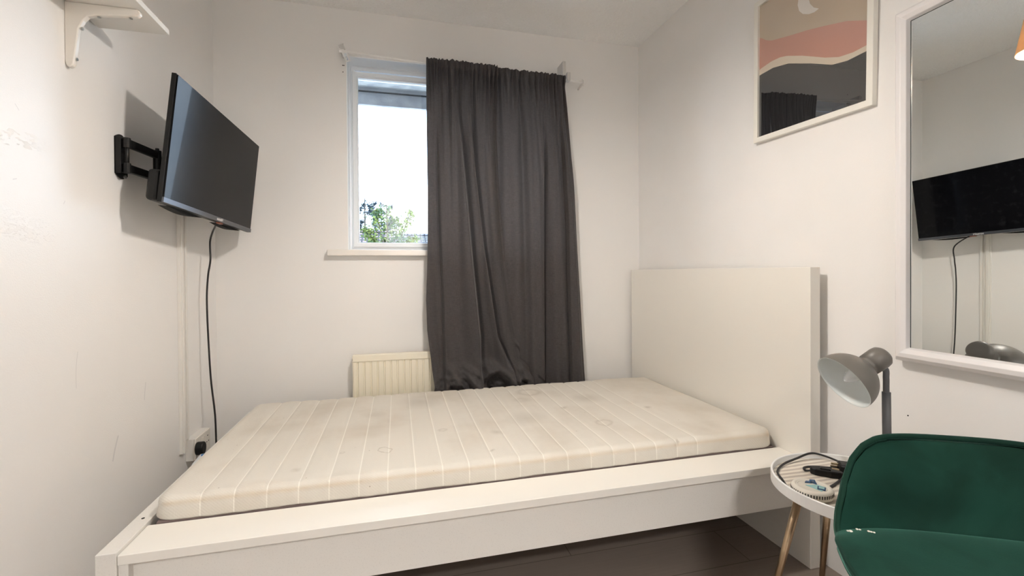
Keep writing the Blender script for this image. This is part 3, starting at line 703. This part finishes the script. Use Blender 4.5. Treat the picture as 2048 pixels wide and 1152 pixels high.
for z in (.040, -.040):
    bm = bmesh.new(); tube(bm, [(AP[0], AP[1], z - .016), (AP[0], AP[1], z + .016)], .010, 16); box(bm, .004, AP[0], AP[1] - .002, AP[1] + .012, z - .013, z + .013)
    me_obj('knuckle', bm, M_blackm, arm, bevel=.001)
    bm = bmesh.new(); dx, dy = AE[0] - AP[0], AE[1] - AP[1]; L = math.hypot(dx, dy)
    vs = box(bm, 0, L, -.008, .008, z - .013, z + .013)
    bmesh.ops.transform(bm, matrix=Matrix.Translation((AP[0], AP[1], 0)) @ Matrix.Rotation(math.atan2(dy, dx), 4, 'Z'), verts=vs); me_obj('arm_bar', bm, M_blackm, arm, bevel=.003)
bm = bmesh.new(); tube(bm, [(AE[0], AE[1], -.056), (AE[0], AE[1], .056)], .0125, 14); tube(bm, [(AE[0], AE[1], .056), (AE[0], AE[1], .064)], .006, 8); me_obj('pivot_post', bm, M_blackm, arm)
tip = Mt @ Vector((-.07, -.026, -.03)) - Vector((XL, 1.715, 1.405))
bm = bmesh.new(); tube(bm, [(AE[0], AE[1], .0), tip], .013, 12); me_obj('tilt_link', bm, M_blackm, arm)

# cable from the television to behind the bed
bm = bmesh.new()
c0_ = Mt @ Vector((.09, -.03, -.205))
tube(bm, spline([c0_, (-.795, 2.25, 1.18), (-.796, 2.25, 1.09), (-.806, 2.25, 1.02), (-.812, 2.25, .914), (-.808, 2.25, .738), (-.800, 2.25, .561), (-.786, 2.25, .405), (-.782, 2.25, .25), (-.77, 2.24, .12), (-.80, 2.20, .004)], 8), .0038, 8)
tag(me_obj('power_cable', bm, M_cord, None, smooth=True), 'thin black cable hanging from the television down behind the mattress', 'cable')

# ------------------------------------------------------------------ trunking and socket on the left wall
bm = bmesh.new(); box(bm, XL, XL + .012, 2.087, 2.115, .300, 1.29); box(bm, XL, XL + .017, 2.093, 2.109, .300, 1.29)
tk = tag(me_obj('cable_trunking', bm, M_trunk, None, bevel=.0015), 'cream cable trunking running down the left wall from television to socket', 'trunking')
bm = bmesh.new(); box(bm, XL, XL + .016, 2.128, 2.140, .345, 1.29); tag(me_obj('cable_trunking', bm, M_trunk, None, bevel=.0015), 'narrower length of trunking beside the wide one, nearer the window', 'trunking')
so = empty('wall_socket', (XL, 2.216, .295)); tag(so, 'cream double wall socket in a surface box above the mattress corner', 'socket')
bxo('back_box', (0, .030, -.076, .076, -.046, .046), M_trunk, so, bevel=.003)
bxo('face_plate', (.030, .038, -.075, .075, -.045, .045), M_socket, so, bevel=.003)
for y in (-.012, .012):
    bm = bmesh.new(); vs = box(bm, .037, .041, y - .007, y + .007, .012, .030); me_obj('rocker_switch', bm, M_socket, so, bevel=.001)
for y, z in ((.045, .02), (.035, -.006), (.055, -.006)):
    bm = bmesh.new(); box(bm, .0381, .0384, y - .004, y + .004, z - .002, z + .002); me_obj('pin_hole', bm, M_dark, so)
pg = empty('power_plug', (XL + .038, 2.146, .300)); tag(pg, 'black three pin plug pushed into the cream wall socket', 'plug')
bm = bmesh.new(); prism(bm, [(.024 * math.cos(a), .026 * math.sin(a) * (1 if math.sin(a) > 0 else 1.1)) for a in [2 * PI * k / 20 for k in range(20)]], .030, Matrix(((0, 0, 1, 0), (1, 0, 0, 0), (0, 1, 0, 0), (0, 0, 0, 1))))
me_obj('plug_body', bm, M_black, pg, bevel=.005)
bm = bmesh.new(); tube(bm, spline([(.018, 0, -.026), (.020, 0, -.06), (.015, .01, -.12), (.0, .03, -.29)], 6), .0038, 8); me_obj('plug_cord', bm, M_cord, pg, smooth=True)
bm = bmesh.new()
q = [(.012, -.080, -.040), (.034, -.040, -.056), (.040, .010, -.026), (.026, -.030, -.016)]
vs = [bm.verts.new(v) for v in q] + [bm.verts.new((v[0] - .0006, v[1], v[2])) for v in q]
bm.faces.new(vs[:4]); bm.faces.new(vs[4:][::-1])
for k in range(4): bm.faces.new((vs[k], vs[(k + 1) % 4], vs[4 + (k + 1) % 4], vs[4 + k]))
lb = me_obj('paper_label', bm, M_paper, pg)
bm = bmesh.new(); vs = [bm.verts.new(v) for v in ((.0275, -.030, -.0175), (.0335, -.010, -.0215), (.0300, -.032, -.0260))]; bm.faces.new(vs); me_obj('blue_stripe', bm, M_blue, lb)

# ------------------------------------------------------------------ shelf on the left wall
sh = empty('wall_shelf', (XL, 1.49, 1.761)); tag(sh, 'small white shelf board on a curved white bracket, high on the left wall', 'shelf')
bxo('shelf_board', (.004, .186, -.62, .118, .0, .016), [M_shelf], sh, bevel=.001)
def bracket(y0):
    e = bmesh.new()
    # L profile in XZ with rounded inner corner
    P = [(.0, 0), (.166, 0), (.172, -.004), (.174, -.013), (.166, -.020), (.070, -.029), (.052, -.035), (.042, -.047), (.031, -.070), (.019, -.165), (.015, -.173), (.008, -.176), (.003, -.172), (0, -.160)]
    prism(e, P, .015, Matrix(((1, 0, 0, 0), (0, 0, -1, y0 + .005), (0, 1, 0, 0), (0, 0, 0, 1))))
    ob = me_obj('shelf_bracket', e, M_brkt, sh, bevel=.003, seg=3)
    for q, ax in (((.074, 0, -.0295), 'h'), ((.148, 0, -.0225), 'h'), ((.0345, 0, -.066), 'v'), ((.0215, 0, -.150), 'v')):
        b2 = bmesh.new(); R = Matrix.Rotation(PI, 4, 'X') if ax == 'h' else Matrix.Rotation(PI / 2, 4, 'Y')
        lathe(b2, [(0, 0), (.0042, 0), (.0042, .0016), (0, .0016)], 12, Matrix.Translation((q[0], y0, q[2])) @ R); me_obj('screw', b2, M_screw, ob)
bracket(-.010); bracket(-.50)

# ------------------------------------------------------------------ framed print
PC = Vector((1.417, 1.3035, 1.818)); ang = math.radians(1.45)
pic = empty('picture_frame', PC, rx=ang); pic.rotation_euler = (ang, math.radians(-.8), math.radians(.3)); tag(pic, 'white framed print of moon over beige, pink and grey waves on the right wall', 'picture')
W2, H2, FW = .2375, .280, .0205
bm = bmesh.new()
def yzring(bm, hy, hz, wd, x0, x1):
    o_ = [(-hy, -hz), (hy, -hz), (hy, hz), (-hy, hz)]; i_ = [(-hy + wd, -hz + wd), (hy - wd, -hz + wd), (hy - wd, hz - wd), (-hy + wd, hz - wd)]
    V = {n_: [bm.verts.new((x, a, b_)) for a, b_ in P] for n_, P, x in (('of', o_, x0), ('ob', o_, x1), ('if', i_, x0), ('ib', i_, x1))}
    for k in range(4):
        j = (k + 1) % 4
        for a, b_ in (('of', 'if'), ('if', 'ib'), ('ib', 'ob'), ('ob', 'of')): bm.faces.new((V[a][k], V[a][j], V[b_][j], V[b_][k]))
yzring(bm, W2, H2, FW, -.004, .016); me_obj('frame', bm, M_frame, pic, bevel=.0015)
def art(name, c): 
    M = mat(name, c, .35, coat=1.0, spec=.3); p = M.node_tree.nodes['Principled BSDF']; p.inputs['Coat IOR'].default_value = 2.6; p.inputs['Coat Roughness'].default_value = .0; return M
A = [art('print_charcoal', (.010, .010, .011)), art('print_cream', (.62, .53, .42)), art('print_pink', (.50, .24, .18)), art('print_beige', (.46, .36, .26)), art('print_moon', (.66, .62, .57))]
def loc(Y_, Z_):                                             # wall point -> frame-local
    dy, dz = Y_ - PC.y, Z_ - PC.z; return (dy * math.cos(ang) + dz * math.sin(ang), -dy * math.sin(ang) + dz * math.cos(ang))
def line(pts): l = sorted(loc(*q) for q in pts); return l
BP = line([(1.56, 1.972), (1.53, 1.966), (1.508, 1.955), (1.485, 1.935), (1.46, 1.921), (1.376, 1.898), (1.3, 1.879), (1.236, 1.860), (1.157, 1.834), (1.09, 1.800), (1.05, 1.775)])
PCc = line([(1.56, 1.822), (1.511, 1.836), (1.46, 1.841), (1.42, 1.838), (1.389, 1.829), (1.323, 1.799), (1.236, 1.752), (1.186, 1.731), (1.138, 1.724), (1.092, 1.726), (1.05, 1.734)])
CG = line([(1.56, 1.803), (1.514, 1.812), (1.454, 1.813), (1.383, 1.798), (1.289, 1.756), (1.21, 1.716), (1.157, 1.706), (1.092, 1.708), (1.05, 1.716)])
bm = bmesh.new(); n = 70; cols = []
for k in range(n + 1):
    y = -W2 + FW + (2 * (W2 - FW)) * k / n; h_ = H2 - FW
    cols.append([bm.verts.new((.006, y, z)) for z in (-h_, interp(CG, y), interp(PCc, y), interp(BP, y), h_)])
for a, b_ in zip(cols[:-1], cols[1:]):
    for s_ in range(4): bm.faces.new((a[s_], b_[s_], b_[s_ + 1], a[s_ + 1])).material_index = s_
mo = [loc(*q) for q in ((1.337, 2.006), (1.340, 1.989), (1.334, 1.965), (1.319, 1.946), (1.295, 1.932), (1.273, 1.927), (1.256, 1.930), (1.275, 1.944), (1.290, 1.966), (1.296, 1.99), (1.293, 2.01), (1.275, 2.035), (1.25, 2.045), (1.28, 2.06), (1.31, 2.052), (1.329, 2.03))]
bm.faces.new([bm.verts.new((.0055, a, b_)) for a, b_ in mo]).material_index = 4
bm.normal_update()
me_obj('print', bm, A, pic)
bxo('backing_board', (.008, .016, -W2 + .01, W2 - .01, -H2 + .01, H2 - .01), M_dark, pic, bevel=0)

# ------------------------------------------------------------------ wall mirror
mir = empty('wall_mirror', (1.4036, 0, 0), rz=math.radians(-.5)); tag(mir, 'large mirror in a wide white moulded frame on the right wall', 'mirror')
Y1, Y0, Z0, Z1 = .9615, .36, .803, 1.727                     # glass opening
def moulding(bm):
    prof = [(0, -.002), (.004, -.012), (.016, -.018), (.028, -.016), (.037, -.006), (.041, .003), (.041, .024), (0, .024)]  # (outwards, x)
    cs = [(Y1, Z0, 1, -1), (Y1, Z1, 1, 1), (Y0, Z1, -1, 1), (Y0, Z0, -1, -1)]
    Rg = [[bm.verts.new((x, cy + sy * o_, cz + sz * o_)) for o_, x in prof] for cy, cz, sy, sz in cs]
    for i in range(4):
        a, b_ = Rg[i], Rg[(i + 1) % 4]
        for k in range(len(prof)): bm.faces.new((a[k], a[(k + 1) % len(prof)], b_[(k + 1) % len(prof)], b_[k]))
bm = bmesh.new(); moulding(bm); me_obj('frame', bm, M_mframe, mir, bevel=.0012)
bm = bmesh.new(); box(bm, -.0005, .009, Y0, Y1, Z0, Z1); me_obj('mirror_glass', bm, M_mirror, mir)
bm = bmesh.new()
for b6 in ((-.0012, .0, Y1 - .0012, Y1, Z0, Z1), (-.0012, .0, Y0, Y0 + .0012, Z0, Z1), (-.0012, .0, Y0, Y1, Z1 - .0012, Z1)): box(bm, *b6)
me_obj('glass_edge', bm, M_mirror_edge, mir)

# ------------------------------------------------------------------ side table
TC = (1.193, .945); tb = empty('side_table', (TC[0], TC[1], 0)); tag(tb, 'round white tray table on brass legs between bed and green chair', 'side table')
bm = bmesh.new(); lathe(bm, [(.0, .420), (.194, .420), (.200, .424), (.200, .452), (.1985, .4535), (.1955, .4535), (.1945, .452), (.1945, .4345), (0, .4345)], 96); me_obj('tray', bm, M_tray, tb, smooth=False, bevel=0)
bm = bmesh.new(); lathe(bm, [(0, .4345), (.1935, .4345), (.1935, .4375), (0, .4375)], 96); io = me_obj('tray_inlay', bm, M_inlay, tb); io.rotation_euler = (0, 0, 0)
for th in (155, 65, -25, 245):
    t0 = math.radians(th); c_, s_ = math.cos(t0), math.sin(t0); r1 = .235 if th in (155, 245) else .20
    bm = bmesh.new(); tube(bm, [(.135 * c_, .135 * s_, .4205), (r1 * c_, r1 * s_, .0)], [.0108, .0072], 20); me_obj('leg', bm, M_brass, tb, smooth=True)
# smoke alarm lying on the tray
pk = empty('smoke_alarm', (1.044, .944, .4375), rz=math.radians(-50)); tag(pk, 'round ivory smoke alarm with slotted rim and teal sticker, lying on the tray table', 'smoke alarm')
bm = bmesh.new(); lathe(bm, [(0, .0), (.040, .0), (.046, .004), (.047, .012), (.047, .020), (.044, .025), (.038, .0265), (.036, .0255), (.034, .0235), (0, .0235)], 56); me_obj('alarm_body', bm, M_beige, pk, smooth=True)
bm = bmesh.new()
for k in range(48):
    a = 2 * PI * k / 48; v4 = box(bm, .0455, .0475, -.0011, .0011, .0115, .0195); bmesh.ops.rotate(bm, verts=v4, cent=(0, 0, 0), matrix=Matrix.Rotation(a, 3, 'Z'))
sl_ = me_obj('rim_slots', bm, M_dark, pk)
bm = bmesh.new(); prism(bm, [(-.014, -.002), (.022, -.020), (.030, .010), (.012, .016)], .0012, Matrix.Translation((0, 0, .0236))); st_ = me_obj('teal_sticker', bm, M_teal, pk)
bm = bmesh.new(); box(bm, .012, .030, -.014, .006, .0236, .0262); s2 = me_obj('sticker_window', bm, M_navy, pk, bevel=.002); s2['label'] = 'dark green square window'
bm = bmesh.new(); box(bm, .015, .027, -.010, .002, .0262, .0268); me_obj('window_label', bm, M_teal, s2)
bm = bmesh.new(); tube(bm, [(-.006, .018, .0235), (-.004, .020, .0310), (.004, .022, .0315), (.007, .022, .0235)], .0028, 8); prism(bm, [(-.016, .012), (.0, .020), (.010, .018), (.006, .026), (-.014, .022)], .0035, Matrix.Translation((0, 0, .0235))); me_obj('blue_tab', bm, mat('blue_tab_plastic', (.06, .13, .26), .4), pk)
bm = bmesh.new(); tube(bm, [(.033 * math.cos(a), .033 * math.sin(a), .0235) for a in [2 * PI * k / 30 for k in range(30)]], .0012, 6, closed=True); me_obj('inner_ring', bm, M_beige, pk)

# ------------------------------------------------------------------ desk lamp
BL = Vector((1.262, .915, .4375)); lamp = empty('desk_lamp', BL); tag(lamp, 'grey gooseneck desk lamp with domed shade, standing on the tray table', 'lamp')
bm = bmesh.new(); lathe(bm, [(0, 0), (.066, 0), (.070, .003), (.070, .010), (.060, .018), (.018, .022), (.012, .028), (0, .028)], 48); me_obj('base', bm, M_lamp, lamp, smooth=False, bevel=.001)
bm = bmesh.new(); tube(bm, [(0, 0, .02), (-.002, 0, .15), (-.004, 0, .262)], .0098, 18); me_obj('stem', bm, M_rubber, lamp, smooth=True)
cm = Vector((1.128, .929, .731)) - BL; nv_ = Vector((-.842, .149, -.518)).normalized()
zax = -nv_; u_, v_ = frame_of(zax); ML = Matrix((u_, v_, zax)).transposed().to_4x4(); ML.translation = cm
capc = cm + zax * .100
bm = bmesh.new(); neck_end = cm + zax * .098 + Vector((.0, .0, -.022))
tube(bm, spline([(-.004, 0, .25), (-.0045, 0, .275), (-.006, -.001, .30), (-.012, -.002, .325), tuple(neck_end)], 8), .0072, 16); me_obj('gooseneck', bm, M_rubber, lamp, smooth=True)
RS = .0745
outer = []
for k in range(15):
    a = (PI / 2) * k / 14 * .80; outer.append((RS * math.cos(a), .078 * math.sin(a)))
outer_c = outer + [(.0245, .0800), (.0245, .0850)]
bm = bmesh.new()
lathe(bm, outer_c + [(.028, .086), (.0290, .118), (.0275, .128), (.022, .135), (0, .1365)], 64, ML); me_obj('shade', bm, M_lamp, lamp, smooth=True)
bm = bmesh.new(); lathe(bm, [(RS, -.0002), (RS - .0012, -.0002)] + [(r - .0018 if r > .01 else r, z - .0014 if z > .002 else .0) for r, z in outer] + [(.020, .070), (0, .070)], 64, ML); me_obj('shade_lining', bm, M_lampin, lamp, smooth=True)
bm = bmesh.new(); lathe(bm, [(0, .006), (.003, .0065), (.008, .012), (.0145, .024), (.0175, .038), (.0165, .052), (.0125, .062), (.0125, .074)], 32, ML); bl = me_obj('bulb', bm, M_bulb, lamp, smooth=True)
bm = bmesh.new(); lathe(bm, [(.0, .060), (.0155, .060), (.0155, .072), (0, .072)], 24, ML); me_obj('bulb_holder', bm, M_lampin, lamp)

# lamp cord with inline switch and plug, lying on the tray
cd = empty('lamp_cord', (1.19, 1.0, .4375)); tag(cd, 'black lamp cord with inline switch and plug looped on the tray table', 'cord')
def Cc(x, y, z=.0035): return (x - 1.19, y - 1.0, z)
bm = bmesh.new()
tube(bm, spline([Cc(1.265, .965), Cc(1.29, 1.02), Cc(1.290, 1.085, .008), Cc(1.262, 1.118, .017), Cc(1.235, 1.127, .018), Cc(1.19, 1.125, .010), Cc(1.12, 1.108, .006), Cc(1.065, 1.075), Cc(1.029, 1.020, .006), Cc(1.014, .992), Cc(1.005, .972)], 8), .0031, 8)
tube(bm, spline([Cc(1.097, .944), Cc(1.115, .958), Cc(1.155, .972), Cc(1.19, .985, .006), Cc(1.208, .994, .008)], 8), .0031, 8)
tube(bm, spline([Cc(1.158, 1.048, .008), Cc(1.150, 1.062), Cc(1.165, 1.078), Cc(1.195, 1.075), Cc(1.235, 1.055), Cc(1.262, 1.040)], 8), .0031, 8)
me_obj('cord', bm, M_cord, cd, smooth=True)
bm = bmesh.new(); dsw = Vector((.060, -.058, 0)); Ls = dsw.length
Ms = Matrix.Translation(Cc(1.154, 1.050, 0)) @ Matrix.Rotation(math.atan2(dsw.y, dsw.x), 4, 'Z')
prism(bm, [(0, -.005), (.012, -.013), (.050, -.014), (.074, -.010), (.080, 0), (.074, .010), (.050, .014), (.012, .013), (0, .005)], .019, Ms)
sw = me_obj('inline_switch', bm, M_black, cd, bevel=.004, seg=3)
bm = bmesh.new(); vs = box(bm, .024, .050, -.007, .007, .018, .0225); bmesh.ops.transform(bm, matrix=Ms, verts=vs); me_obj('switch_rocker', bm, M_black, sw, bevel=.002)
bm = bmesh.new(); Mp = Matrix.Translation(Cc(1.262, 1.030, 0)) @ Matrix.Rotation(math.radians(-40), 4, 'Z'); vs = box(bm, -.018, .020, -.022, .022, .0, .024); bmesh.ops.transform(bm, matrix=Mp, verts=vs)
pb = me_obj('plug_body', bm, M_black, cd, bevel=.005)
bm = bmesh.new()
for y, z in ((-.011, .006), (.011, .006), (0, .018)):
    vs = box(bm, -.036, -.018, y - .002, y + .002, z - .003, z + .003); bmesh.ops.transform(bm, matrix=Mp, verts=vs)
me_obj('plug_pin', bm, M_cup, pb, bevel=.0005)

# ------------------------------------------------------------------ green velvet chair
CH = (1.110, .634); ch = empty('velvet_chair', (CH[0], CH[1], 0), rz=math.radians(-28)); tag(ch, 'dark green velvet shell chair with piped edge beside the tray table', 'chair')
prof = [(.064, .658), (.062, .647), (.057, .618), (.050, .586), (.041, .555), (.030, .523), (.018, .503), (.004, .4915), (-.012, .489), (-.05, .486), (-.11, .480), (-.18, .476), (-.26, .477), (-.33, .481), (-.375, .478), (-.395, .466)]
hw = [(0, .128), (.006, .150), (.021, .175), (.048, .202), (.086, .225), (.142, .246), (.19, .2590), (.25, .274), (.33, .286), (.42, .289), (.52, .272), (.585, .235), (.61, .205)]
P3 = spline([(0, a, b_) for a, b_ in prof], 5)
S = [0]
for a, b_ in zip(P3[:-1], P3[1:]): S.append(S[-1] + (b_ - a).length)
def shell(off, lo, hi, puff):
    """grid over profile [lo,hi] of arclength"""
    bm = bmesh.new(); idx = [i for i, s_ in enumerate(S) if lo - 1e-6 <= s_ <= hi + 1e-6]; rows = []; nt_ = 48
    for i in idx:
        q = P3[i]; d = (P3[min(i + 1, len(P3) - 1)] - P3[max(i - 1, 0)]).normalized(); nrm = Vector((0, d.z, -d.y))      # towards sitter / up
        if nrm.z < 0 and abs(nrm.z) > .5: nrm = -nrm
        W = interp(hw, S[i]); row = []
        for k in range(nt_ + 1):
            t_ = -1 + 2 * k / nt_
            lift = abs(t_) ** 3.0
            seat = sm(.14, .30, S[i])
            pos = Vector((t_ * W, q.y, q.z))
            pos.y -= .050 * lift * (1 - seat) * (.35 + .65 * sm(0, .12, S[i])); pos.z += .020 * lift * seat + .012 * lift * (1 - seat) * 0
            pf = puff(S[i], t_)
            pos += nrm * (off + pf)
            row.append(bm.verts.new(pos))
        rows.append(row)
    for a, b_ in zip(rows[:-1], rows[1:]):
        for k in range(nt_): bm.faces.new((a[k], a[k + 1], b_[k + 1], b_[k]))
    return bm, rows
SC_ = S[[i for i, q in enumerate(P3) if q.y <= .0041][0]]    # crease
edge = lambda t_: (1 - abs(t_) ** 6)
pb_ = lambda s_, t_: .016 * edge(t_) * math.sin(PI * min(1, max(0, s_ / SC_))) ** .6
ps_ = lambda s_, t_: .022 * edge(t_) * max(0, math.sin(PI * min(1, max(0, (s_ - SC_) / (S[-1] - SC_))))) ** .5
bm, _r = shell(.002, 0, SC_, pb_); bc = me_obj('backrest', bm, M_velvet, ch, smooth=True)
bm, _r = shell(.002, SC_, S[-1], ps_); stp = me_obj('seat', bm, M_velvet, ch, smooth=True)
bm, rows = shell(-.012, 0, S[-1], lambda s_, t_: 0)
border = [v.co.copy() for v in rows[0]] + [r_[-1].co.copy() for r_ in rows[1:-1]] + [v.co.copy() for v in rows[-1][::-1]] + [r_[0].co.copy() for r_ in rows[1:-1][::-1]]
ou = me_obj('shell', bm, M_piping, ch, smooth=True)
md = ou.modifiers.new('thickness', 'SOLIDIFY'); md.thickness = .020; md.offset = 0; 
for v in ou.data.vertices: pass
bm = bmesh.new(); tube(bm, [q + Vector((0, -.003, .008)) for q in border], .0062, 8, closed=True); me_obj('piping', bm, M_piping, ch, smooth=True)
for sx, sy in ((1, 1), (-1, 1), (1, -1), (-1, -1)):
    bm = bmesh.new(); tube(bm, [(sx * .12, -.19 + sy * .10, .455), (sx * .20, -.19 + sy * .18, .0)], [.014, .009], 14); me_obj('leg', bm, M_leg, ch, smooth=True)
bm = bmesh.new(); box(bm, -.15, .15, -.33, -.05, .442, .462); me_obj('seat_base', bm, M_leg, ch, bevel=.005)
# crumbs on the seat
from mathutils.bvhtree import BVHTree
bvh = BVHTree.FromPolygons([v.co.copy() for v in stp.data.vertices], [tuple(p_.vertices) for p_ in stp.data.polygons])
bm = bmesh.new(); rc = random.Random(4)
for x, y in ((-.244, -.045), (-.219, -.036), (-.223, -.034), (-.204, -.046), (-.200, -.048), (-.207, -.044), (-.240, -.048)):
    hit = bvh.ray_cast(Vector((x, y, 1)), Vector((0, 0, -1)))[0]
    q = Matrix.Translation((x, y, (hit.z if hit else .50) + .0008)) @ Matrix.Diagonal((1, 1, .5, 1)); bmesh.ops.create_icosphere(bm, subdivisions=1, radius=rc.uniform(.0024, .0042), matrix=q)
cb = me_obj('crumbs', bm, mat('pale_crumbs', (.7, .66, .58), .8), None)
cb.location = (CH[0], CH[1], 0); cb.rotation_euler = (0, 0, math.radians(-28))
tag(cb, 'pale crumbs scattered on the left of the green velvet seat', 'crumbs', kind='stuff')

# ------------------------------------------------------------------ pendant lamp (seen in the mirror, lights the room)
PD = (.28, 1.232); pd = empty('pendant_lamp', (PD[0], PD[1], H)); tag(pd, 'tan fabric pendant lampshade glowing warm, seen reflected in the wall mirror', 'pendant lamp')
M_fab = bpy.data.materials.new('tan_lampshade'); M_fab.use_nodes = True; t = M_fab.node_tree; t.nodes.clear(); out = N(t, 'ShaderNodeOutputMaterial')
d1 = N(t, 'ShaderNodeBsdfDiffuse'); d1.inputs[0].default_value = (.55, .38, .25, 1); d2 = N(t, 'ShaderNodeBsdfTranslucent'); d2.inputs[0].default_value = (.6, .40, .22, 1); ms = N(t, 'ShaderNodeMixShader'); ms.inputs[0].default_value = .10
t.links.new(d1.outputs[0], ms.inputs[1]); t.links.new(d2.outputs[0], ms.inputs[2]); t.links.new(ms.outputs[0], out.inputs[0])
zb_ = 1.905 - H
bm = bmesh.new(); lathe(bm, [(.110, zb_), (.075, zb_ + .20), (.073, zb_ + .20), (.108, zb_)], 64); bm.faces.ensure_lookup_table(); me_obj('lampshade', bm, M_fab, pd, smooth=True)
bm = bmesh.new(); tube(bm, [(0, 0, 0), (0, 0, zb_ + .16)], .003, 8); me_obj('flex', bm, M_upvc, pd)
bm = bmesh.new(); lathe(bm, [(0, 0), (.04, 0), (.036, -.025), (0, -.03)], 32); me_obj('ceiling_rose', bm, M_upvc, pd)
bm = bmesh.new(); lathe(bm, [(0, zb_ + .17), (.018, zb_ + .165), (.018, zb_ + .12), (0, zb_ + .115)], 24); me_obj('bulb_socket', bm, M_upvc, pd)
M_em = bpy.data.materials.new('warm_bulb'); M_em.use_nodes = True; t = M_em.node_tree; t.nodes.clear(); out = N(t, 'ShaderNodeOutputMaterial'); em = N(t, 'ShaderNodeEmission', Strength=5.0); em.inputs[0].default_value = (1, .72, .40, 1); tb_ = N(t, 'ShaderNodeBsdfTransparent'); ad = N(t, 'ShaderNodeAddShader'); t.links.new(em.outputs[0], ad.inputs[0]); t.links.new(tb_.outputs[0], ad.inputs[1]); t.links.new(ad.outputs[0], out.inputs[0])
bm = bmesh.new(); lathe(bm, [(0, zb_ + .035), (.018, zb_ + .042), (.028, zb_ + .065), (.022, zb_ + .095), (.014, zb_ + .118), (0, zb_ + .12)], 24); me_obj('light_bulb', bm, M_em, pd, smooth=True)
pl = light('pendant_light', 'POINT', (0, 0, zb_ + .03), 27, (1.0, .945, .87), shadow_soft_size=.05); pl.parent = pd
# sky portal in the window opening (guides sampling only)
po = light('window_daylight_portal', 'AREA', ((WX0 + WX1) / 2, YB + .28, (WZ0 + WZ1) / 2), 1, shape='RECTANGLE', size=WX1 - WX0, size_y=WZ1 - WZ0)
po.rotation_euler = (PI / 2, 0, PI); po.rotation_euler = (-PI / 2, 0, 0); po.data.cycles.is_portal = True
